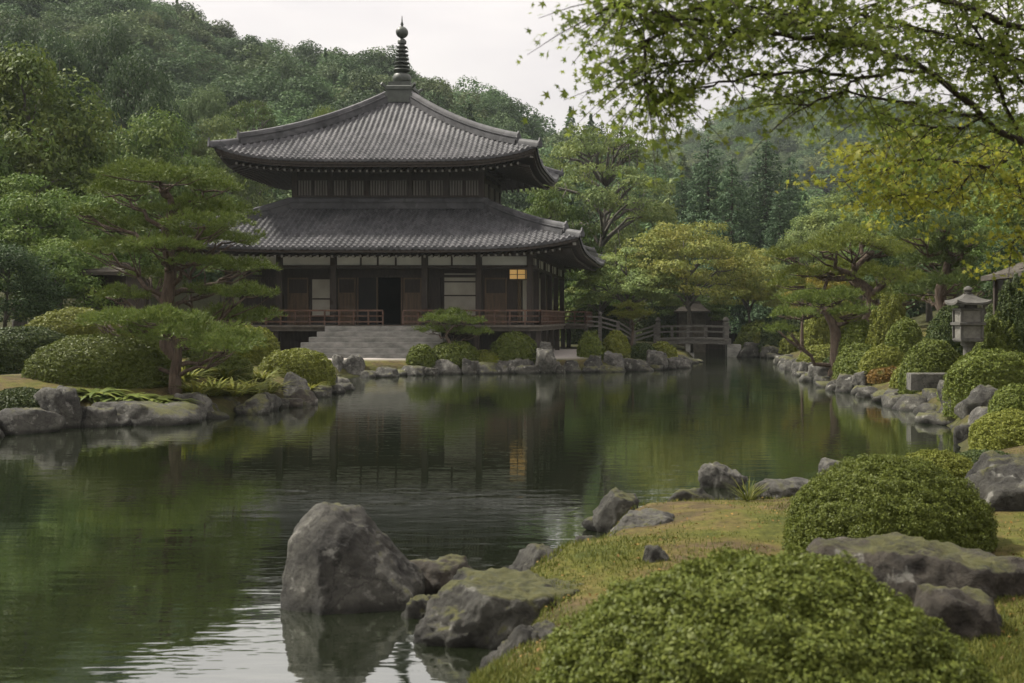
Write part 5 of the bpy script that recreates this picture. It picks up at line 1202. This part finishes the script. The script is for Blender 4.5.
def forest():
    rg = np.random.RandomState(77); pts, sc = [], []
    def scatter(p0, p1, ya, yb, area, s0, s1):
        n = int((p1 - p0) / F * (yb * yb - ya * ya) / 2 / area); Y = np.sqrt(rg.uniform(ya * ya, yb * yb, n)); x = (rg.uniform(p0, p1, n) - PX0) / F * Y
        z = terrain(x, Y); ok = z > (2.2 if ya < 200 else 3); pts.append(np.stack([x, Y, z - .3], 1)[ok]); sc.append(rg.uniform(s0, s1, ok.sum()))
    scatter(-420, 850, 100, 262, 23.0, 0.45, 1.3); scatter(300, 1350, 265, 500, 40.0, 0.75, 1.6); scatter(880, 1500, 70, 150, 16.0, .6, 1.0); scatter(-420, 160, 70, 110, 16, .6, 1.0)
    Pp = np.concatenate(pts); S = np.concatenate(sc)
    me = bpy.data.meshes.new('hill_forest'); me.vertices.add(len(Pp)); me.vertices.foreach_set('co', Pp.astype(np.float32).ravel())
    a = me.attributes.new('size', 'FLOAT', 'POINT'); a.data.foreach_set('value', S.astype(np.float32))
    a = me.attributes.new('turn', 'FLOAT', 'POINT'); a.data.foreach_set('value', rg.uniform(0, 6.28, len(Pp)).astype(np.float32))
    kind = rg.choice(4, len(Pp), p=[.38, .31, .25, .06]); a = me.attributes.new('variety', 'INT', 'POINT'); a.data.foreach_set('value', kind.astype(np.int32))
    o = link('hill_forest', me); tag(o, 'far-off wood covering the misty hills behind the hall', 'forest', kind='stuff')
    ng = bpy.data.node_groups.new('forest', 'GeometryNodeTree'); ng.interface.new_socket('Geometry', in_out='INPUT', socket_type='NodeSocketGeometry'); ng.interface.new_socket('Geometry', in_out='OUTPUT', socket_type='NodeSocketGeometry')
    Nn, Ln = ng.nodes, ng.links; gi = Nn.new('NodeGroupInput'); go = Nn.new('NodeGroupOutput'); ip = Nn.new('GeometryNodeInstanceOnPoints'); ci = Nn.new('GeometryNodeCollectionInfo')
    ci.inputs['Collection'].default_value = far_protos(); ci.inputs['Separate Children'].default_value = True; ci.inputs['Reset Children'].default_value = True
    def at(nm, ty):
        n = Nn.new('GeometryNodeInputNamedAttribute'); n.data_type = ty; n.inputs['Name'].default_value = nm; return n.outputs[0]
    cx = Nn.new('ShaderNodeCombineXYZ'); Ln.new(at('turn', 'FLOAT'), cx.inputs['Z'])
    Ln.new(gi.outputs[0], ip.inputs['Points']); Ln.new(ci.outputs[0], ip.inputs['Instance']); ip.inputs['Pick Instance'].default_value = True
    Ln.new(at('variety', 'INT'), ip.inputs['Instance Index']); Ln.new(cx.outputs[0], ip.inputs['Rotation']); Ln.new(at('size', 'FLOAT'), ip.inputs['Scale']); Ln.new(ip.outputs[0], go.inputs[0])
    md = o.modifiers.new('forest', 'NODES'); md.node_group = ng
forest()

# ------------------------------------------------------------------ leafy plants on the left island
def blade_plant(n, ln, wd, arch_, seed, up=0.9):
    rg = np.random.RandomState(seed); V, Q = [], []; b = 0
    for i in range(n):
        a = rg.rand() * 6.283; l = ln * (.6 + .6 * rg.rand()); el = up * (.5 + .7 * rg.rand()); d = np.array([math.cos(a), math.sin(a), 0]); sd = np.array([-d[1], d[0], 0]); w = wd * (.7 + .6 * rg.rand()); o = d * rg.rand() * ln * .25
        m = 5
        for k in range(m):
            t = k / (m - 1); p = o + d * l * t * math.cos(el * (1 - .5 * t)) + np.array([0, 0, l * (math.sin(el) * t - arch_ * t * t)]); ww = w * math.sin(math.pi * (0.12 + .86 * t)) ** .8
            V += [p - sd * ww, p + sd * ww + np.array([0, 0, .15 * ww])]
        Q += [(b + 2 * k, b + 2 * k + 1, b + 2 * k + 3, b + 2 * k + 2) for k in range(m - 1)]; b += 2 * m
    return V, Q
def plant(name, px, py, Y, n, ln, wd, ar, mat, label, seed, cat='plant', group='leafy plants of the left island', up=.9):
    x = WX(px, Y); V, Q = blade_plant(n, ln, wd, ar, seed, up); me = mesh_np('plant', V, Q, None, [M[mat]]); o = link(name, me, None, (x, Y, ground(x, Y) - .03)); return tag(o, label, cat, group)
for k, (px, py, Y, n, ln, mt, lb) in enumerate([
    (196, 388, 26.6, 110, .55, 'l_fern', 'yellow-green fern just right of the front pine trunk'), (213, 388, 27.2, 120, .6, 'l_fern', 'tallest yellow-green fern above the rounded rock'), (234, 389, 27.8, 120, .6, 'l_fern', 'yellow-green fern in the middle of the fern bank'),
    (252, 388, 28.6, 110, .55, 'l_fern', 'fern above the sloping mossy rock'), (270, 388, 29.6, 90, .45, 'l_fern', 'last fern towards the tip of the left island'), (225, 376, 29.5, 120, .6, 'l_fern', 'fern at the back of the fern bank'), (262, 376, 31, 110, .5, 'l_fern', 'fern behind the pale pointed rock'),
    (185, 376, 28, 110, .6, 'l_fern', 'fern behind the front pine trunk'), (310, 380, 33, 80, .4, 'l_fern', 'low tuft near the tip of the left island'),
    (95, 402, 25.1, 90, .5, 'l_hosta', 'left end of the broad-leaved plants under the big dome bush'), (122, 402, 25.1, 100, .5, 'l_hosta', 'broad-leaved plant in the middle under the big dome bush'), (150, 401, 25.3, 100, .5, 'l_hosta', 'broad-leaved plant at the right under the big dome bush'), (170, 399, 25.4, 80, .42, 'l_hosta', 'small broad-leaved plant at the foot of the front pine'), (78, 417, 24.9, 60, .4, 'l_hosta', 'low plant hanging over the rocks by the tall dark rock')]):
    h = mt == 'l_hosta'; ln *= 1.35; plant('hosta' if h else 'fern', px, py, Y, n, ln, .055 if h else .026, .55 if h else .42, mt, lb, 400 + k, up=.7 if h else 1.0)
plant('fern', 995, None, 25.5, 40, 1.0, .05, .25, 'l_fern', 'upright pale green frond plant right of the stone lantern', 420, group=None, up=1.3)
plant('grass_tuft', 748, None, 12.3, 60, .3, .006, .2, 'l_grass', 'wispy grass tuft beside the upright grey rock', 421, 'grass tuft', None, 1.2)

# ------------------------------------------------------------------ moss and grass of the near bank
def bank_grass():
    rg = np.random.RandomState(9); n = 190000; Y = 1 / rg.uniform(1 / 16.5, 1 / 5.5, n); px = rg.uniform(470, 1090, n); x = (px - PX0) / F * Y
    d = pond_dist(x, Y); clump = lump(np.stack([x, Y, 0 * x], 1), 1.6, 3) + .5 * lump(np.stack([x, Y, 0 * x], 1), 5, 5)
    ok = (d > 0.10) & (rg.rand(n) < np.clip(.12 + .55 * clump + .8 * np.exp(-d / .35), 0.03, 1)); x, Y, d, clump = x[ok], Y[ok], d[ok], clump[ok]; z = terrain(x, Y); n = len(x)
    edge = np.exp(-d / .35); l = (0.014 + .022 * rg.rand(n) + .06 * edge * rg.rand(n) + .03 * np.clip(clump, 0, 1) * rg.rand(n)); w = .0035 + .003 * rg.rand(n); a = rg.rand(n) * 6.283; lean = rg.rand(n) * .9
    c = np.stack([x, Y, z - .004], 1); sd = np.stack([-np.sin(a), np.cos(a), 0 * a], 1) * w[:, None]; tp = c + np.stack([np.cos(a) * lean * l, np.sin(a) * lean * l, l * (1 - .3 * lean)], 1)
    V = np.stack([c - sd, c + sd, tp], 1).reshape(-1, 3); o = link('moss_grass', mesh_np('moss_grass', V, None, np.arange(3 * n).reshape(-1, 3), [M['l_grass']])); tag(o, 'short yellowish moss and grass growing on the near bank', 'grass', kind='stuff')
bank_grass()
def fallen():
    rg = np.random.RandomState(19); n = 900; Y = 1 / rg.uniform(1 / 16.0, 1 / 6.0, n); px = rg.uniform(500, 1060, n); x = (px - PX0) / F * Y
    ok = pond_dist(x, Y) > .15; x, Y = x[ok], Y[ok]; c = np.stack([x, Y, terrain(x, Y) + .012], 1); V, Q = cards(c, np.array([0, 0, 1.]) + rg.normal(size=c.shape) * .35, .016 * (.6 + .8 * rg.rand(len(c))), .55, rg, .3)
    tag(link('fallen_leaves', mesh_np('fallen_leaves', V, Q, None, [leaf_mat('leaf_fallen', (0.06, 0.035, 0.015), (0.17, 0.11, 0.035), None, 0.1)])), 'dry fallen leaves scattered over the mossy near bank', 'fallen leaves', kind='stuff')
fallen()

# ------------------------------------------------------------------ overhanging maple
def star_leaves(cs, nrm, tipdir, size, rg):
    k = len(cs); n = unit(nrm); u = unit(tipdir - n * np.sum(tipdir * n, 1, keepdims=True)); v = np.cross(n, u)
    lob = [(0, 1.0), (22, .40), (48, .86), (72, .36), (104, .62), (140, .22), (180, .10), (220, .22), (256, .62), (288, .36), (312, .86), (338, .40)]
    V = np.empty((k, len(lob) + 1, 3)); V[:, 0] = cs
    for j, (a, r) in enumerate(lob):
        t = math.radians(a); V[:, j + 1] = cs + (u * math.cos(t) + v * math.sin(t)) * (r * size)[:, None] - n * (0.16 * r * r * size)[:, None]
    m = len(lob); b = (np.arange(k) * (m + 1))[:, None]; T = np.stack([np.stack([b[:, 0], b[:, 0] + 1 + j, b[:, 0] + 1 + (j + 1) % m], 1) for j in range(m)], 1).reshape(-1, 3)
    return V.reshape(-1, 3), T
def maple():
    rg = np.random.RandomState(21); e = empty('maple_tree', (6.2, 9.5, ground(6.2, 9.5)), 'large maple overhanging the top right corner with starry green leaves', 'maple tree'); o = np.array(e.location)
    mb = MB(); tws = [MB(), MB()]
    root = np.array([6.2, 9.5, o[2]]); fork = np.array([5.4, 9.2, 4.0])
    mb.tube([root - o + np.array([0, 0, -.3]), root - o + np.array([-.2, 0, 1.2]), fork - o, fork - o + np.array([-.1, -.2, 1.6]), fork - o + np.array([-.6, -.5, 3.0])], [.24, .19, .15, .10, .05], 10)
    br = [  # px, py, distance along each limb; radius, twig density, colour
        ([(1080, 210, 8.8), (1030, 150, 8.5), (985, 118, 8.2), (930, 72, 7.8), (870, 48, 7.4), (800, 38, 7.1), (735, 32, 6.9), (685, 18, 6.7), (652, 12, 6.6)], .05, 1.0, 0),
        ([(930, 72, 7.8), (860, 75, 7.5), (800, 72, 7.3), (745, 78, 7.1), (700, 88, 7.0), (675, 98, 6.9)], .022, 0.45, 0),
        ([(985, 118, 8.2), (930, 108, 8.0), (880, 100, 7.8), (830, 88, 7.6), (795, 92, 7.5)], .022, 0.7, 0),
        ([(1090, 60, 8.4), (1010, 22, 8.0), (920, -5, 7.6), (830, -12, 7.2), (740, -4, 6.9), (670, 22, 6.7), (645, 55, 6.6), (648, 95, 6.6)], .045, 1.0, 0),
        ([(1090, 60, 8.4), (1020, 62, 8.2), (960, 40, 8.0), (890, 20, 7.7), (820, 12, 7.4), (760, 14, 7.2)], .03, 1.2, 0),
        ([(740, -4, 6.9), (690, -16, 6.7), (660, -14, 6.5), (635, -4, 6.45), (622, 4, 6.4)], .02, 1.0, 0),
        ([(1030, 150, 8.5), (1000, 90, 8.3), (985, 50, 8.2), (960, 10, 8.0), (940, -30, 7.9)], .03, 1.3, 0),
        ([(1080, 100, 8.8), (1030, 85, 8.6), (1000, 60, 8.5), (1010, 20, 8.4), (1000, -20, 8.3)], .03, 1.3, 0),
        ([(985, 118, 8.2), (950, 128, 8.1), (910, 122, 8.0), (875, 120, 7.9)], .018, 1.0, 0),
        ([(860, 75, 7.5), (835, 92, 7.4), (800, 105, 7.3), (775, 92, 7.3)], .014, .3, 0),
        ([(735, 32, 6.9), (705, 55, 6.8), (665, 70, 6.7), (650, 85, 6.7)], .014, .8, 0),
        ([(870, 48, 7.4), (840, 30, 7.3), (800, 18, 7.2), (755, 6, 7.0), (700, 2, 6.9)], .018, 1.1, 0),
        ([(1060, -20, 8.2), (960, -40, 7.8), (860, -50, 7.4), (760, -50, 7.0), (690, -40, 6.8)], .03, 1.0, 0),
        ([(1100, 200, 10.5), (1030, 162, 10.4), (985, 166, 10.3), (935, 160, 10.2), (885, 168, 10.1), (845, 182, 10.0)], .04, .9, 1),
        ([(1030, 162, 10.4), (985, 145, 10.4), (940, 138, 10.3), (900, 142, 10.2), (860, 152, 10.1)], .02, 1.1, 1),
        ([(985, 166, 10.3), (950, 188, 10.2), (915, 196, 10.2), (890, 195, 10.1)], .016, 1.0, 1),
        ([(1090, 240, 10.5), (1050, 215, 10.4), (1025, 200, 10.4), (1012, 182, 10.3)], .02, .7, 1),
        ([(1090, 240, 10.5), (1055, 232, 10.4), (1030, 230, 10.3), (1012, 245, 10.3)], .02, .6, 1)]
    LC = [[], []]; LN = [[], []]; LT = [[], []]; LS = [[], []]
    for pts, r0, dens, kd in br:
        P = [PT(*p) for p in pts]; Q = []
        for i in range(len(P) - 1):
            for t in (0, .25, .5, .75):
                p0, p1, p2, p3 = P[max(i - 1, 0)], P[i], P[i + 1], P[min(i + 2, len(P) - 1)]
                Q.append(.5 * (2 * p1 + (-p0 + p2) * t + (2 * p0 - 5 * p1 + 4 * p2 - p3) * t * t + (-p0 + 3 * p1 - 3 * p2 + p3) * t ** 3) + rg.normal(size=3) * .012)
        Q.append(P[-1]); k = len(Q); mb.tube([q - o for q in Q], [r0 * .5 * (1 - .85 * i / (k - 1)) + .003 for i in range(k)], 6)
        if r0 >= .03: mb.tube([q - o for q in curve_pts(fork, Q[0], .1, 5)], [r0 * .9, r0 * .8, r0 * .7, r0 * .6, r0 * .5], 7)
        for i in range(2, k):
            for _ in range(int(round(2.7 * dens + rg.rand() - .5))):
                dr = unit((Q[i] - Q[i - 1])[None])[0]; side = unit(rg.normal(size=3) * np.array([1, 1, .35])[None].ravel()); d = unit((dr * .5 + side * .9 + np.array([0, 0, -.12]))[None])[0]; l = (.2 + .32 * rg.rand()) * (1.15 if kd == 0 else 1.2)
                tp = [Q[i] + d * l * t + np.array([0, 0, -.16 * l * t * t]) for t in (0, .33, .66, 1)]; tws[kd].tube([q - o for q in tp], [.005, .004, .003, .0015], 4, caps=False)
                m = int(l * 52); t = rg.rand(m) ** .7; base = Q[i] + d * l * t[:, None]; base[:, 2] -= .16 * l * t * t; off = rg.normal(size=(m, 3)) * np.array([.07, .07, .028]); c = base + off
                LC[kd].append(c); LN[kd].append(np.array([0, -.35, .55]) + rg.normal(size=(m, 3)) * .55); LT[kd].append(off * 6 + d * .8 + np.array([0, 0, -.35]) + rg.normal(size=(m, 3)) * .3); LS[kd].append(.040 * (.6 + .65 * rg.rand(m)) * (1.15 if kd else 1))
    link('trunk', to_mesh(mb, 'trunk', M['bark_dark']), e); [link('twigs', to_mesh(tw, 'twigs', M['bark_dark']), e) for tw in tws]
    for kd, mt in ((0, 'l_maple'), (1, 'l_maple_y')):
        V, T = star_leaves(np.concatenate(LC[kd]) - o, np.concatenate(LN[kd]), np.concatenate(LT[kd]), np.concatenate(LS[kd]), rg)
        c = link('crown', mesh_np('crown', V, None, T, [M[mt]]), e)
        if kd: c['label'] = 'yellow-green lower sprays of maple leaves'
maple()

# ------------------------------------------------------------------ the misty air
hz = MB(); hz.box(-440, 490, -40, 700, -2.2, 112)
hm, Nn_, Ln_, b_ = newmat('haze'); Nn_.remove(b_); pv = Nn_.new('ShaderNodeVolumePrincipled'); pv.inputs['Color'].default_value = (0.84, 0.93, 0.98, 1); pv.inputs['Density'].default_value = 0.00015; pv.inputs['Anisotropy'].default_value = 0.2
Ln_.new(pv.outputs[0], Nn_['Material Output'].inputs['Volume'])
o = hz.build('haze', hm); tag(o, 'thin mist veiling the far hills', 'haze', kind='stuff')
print('scene faces', sum(len(m.polygons) for m in bpy.data.meshes))
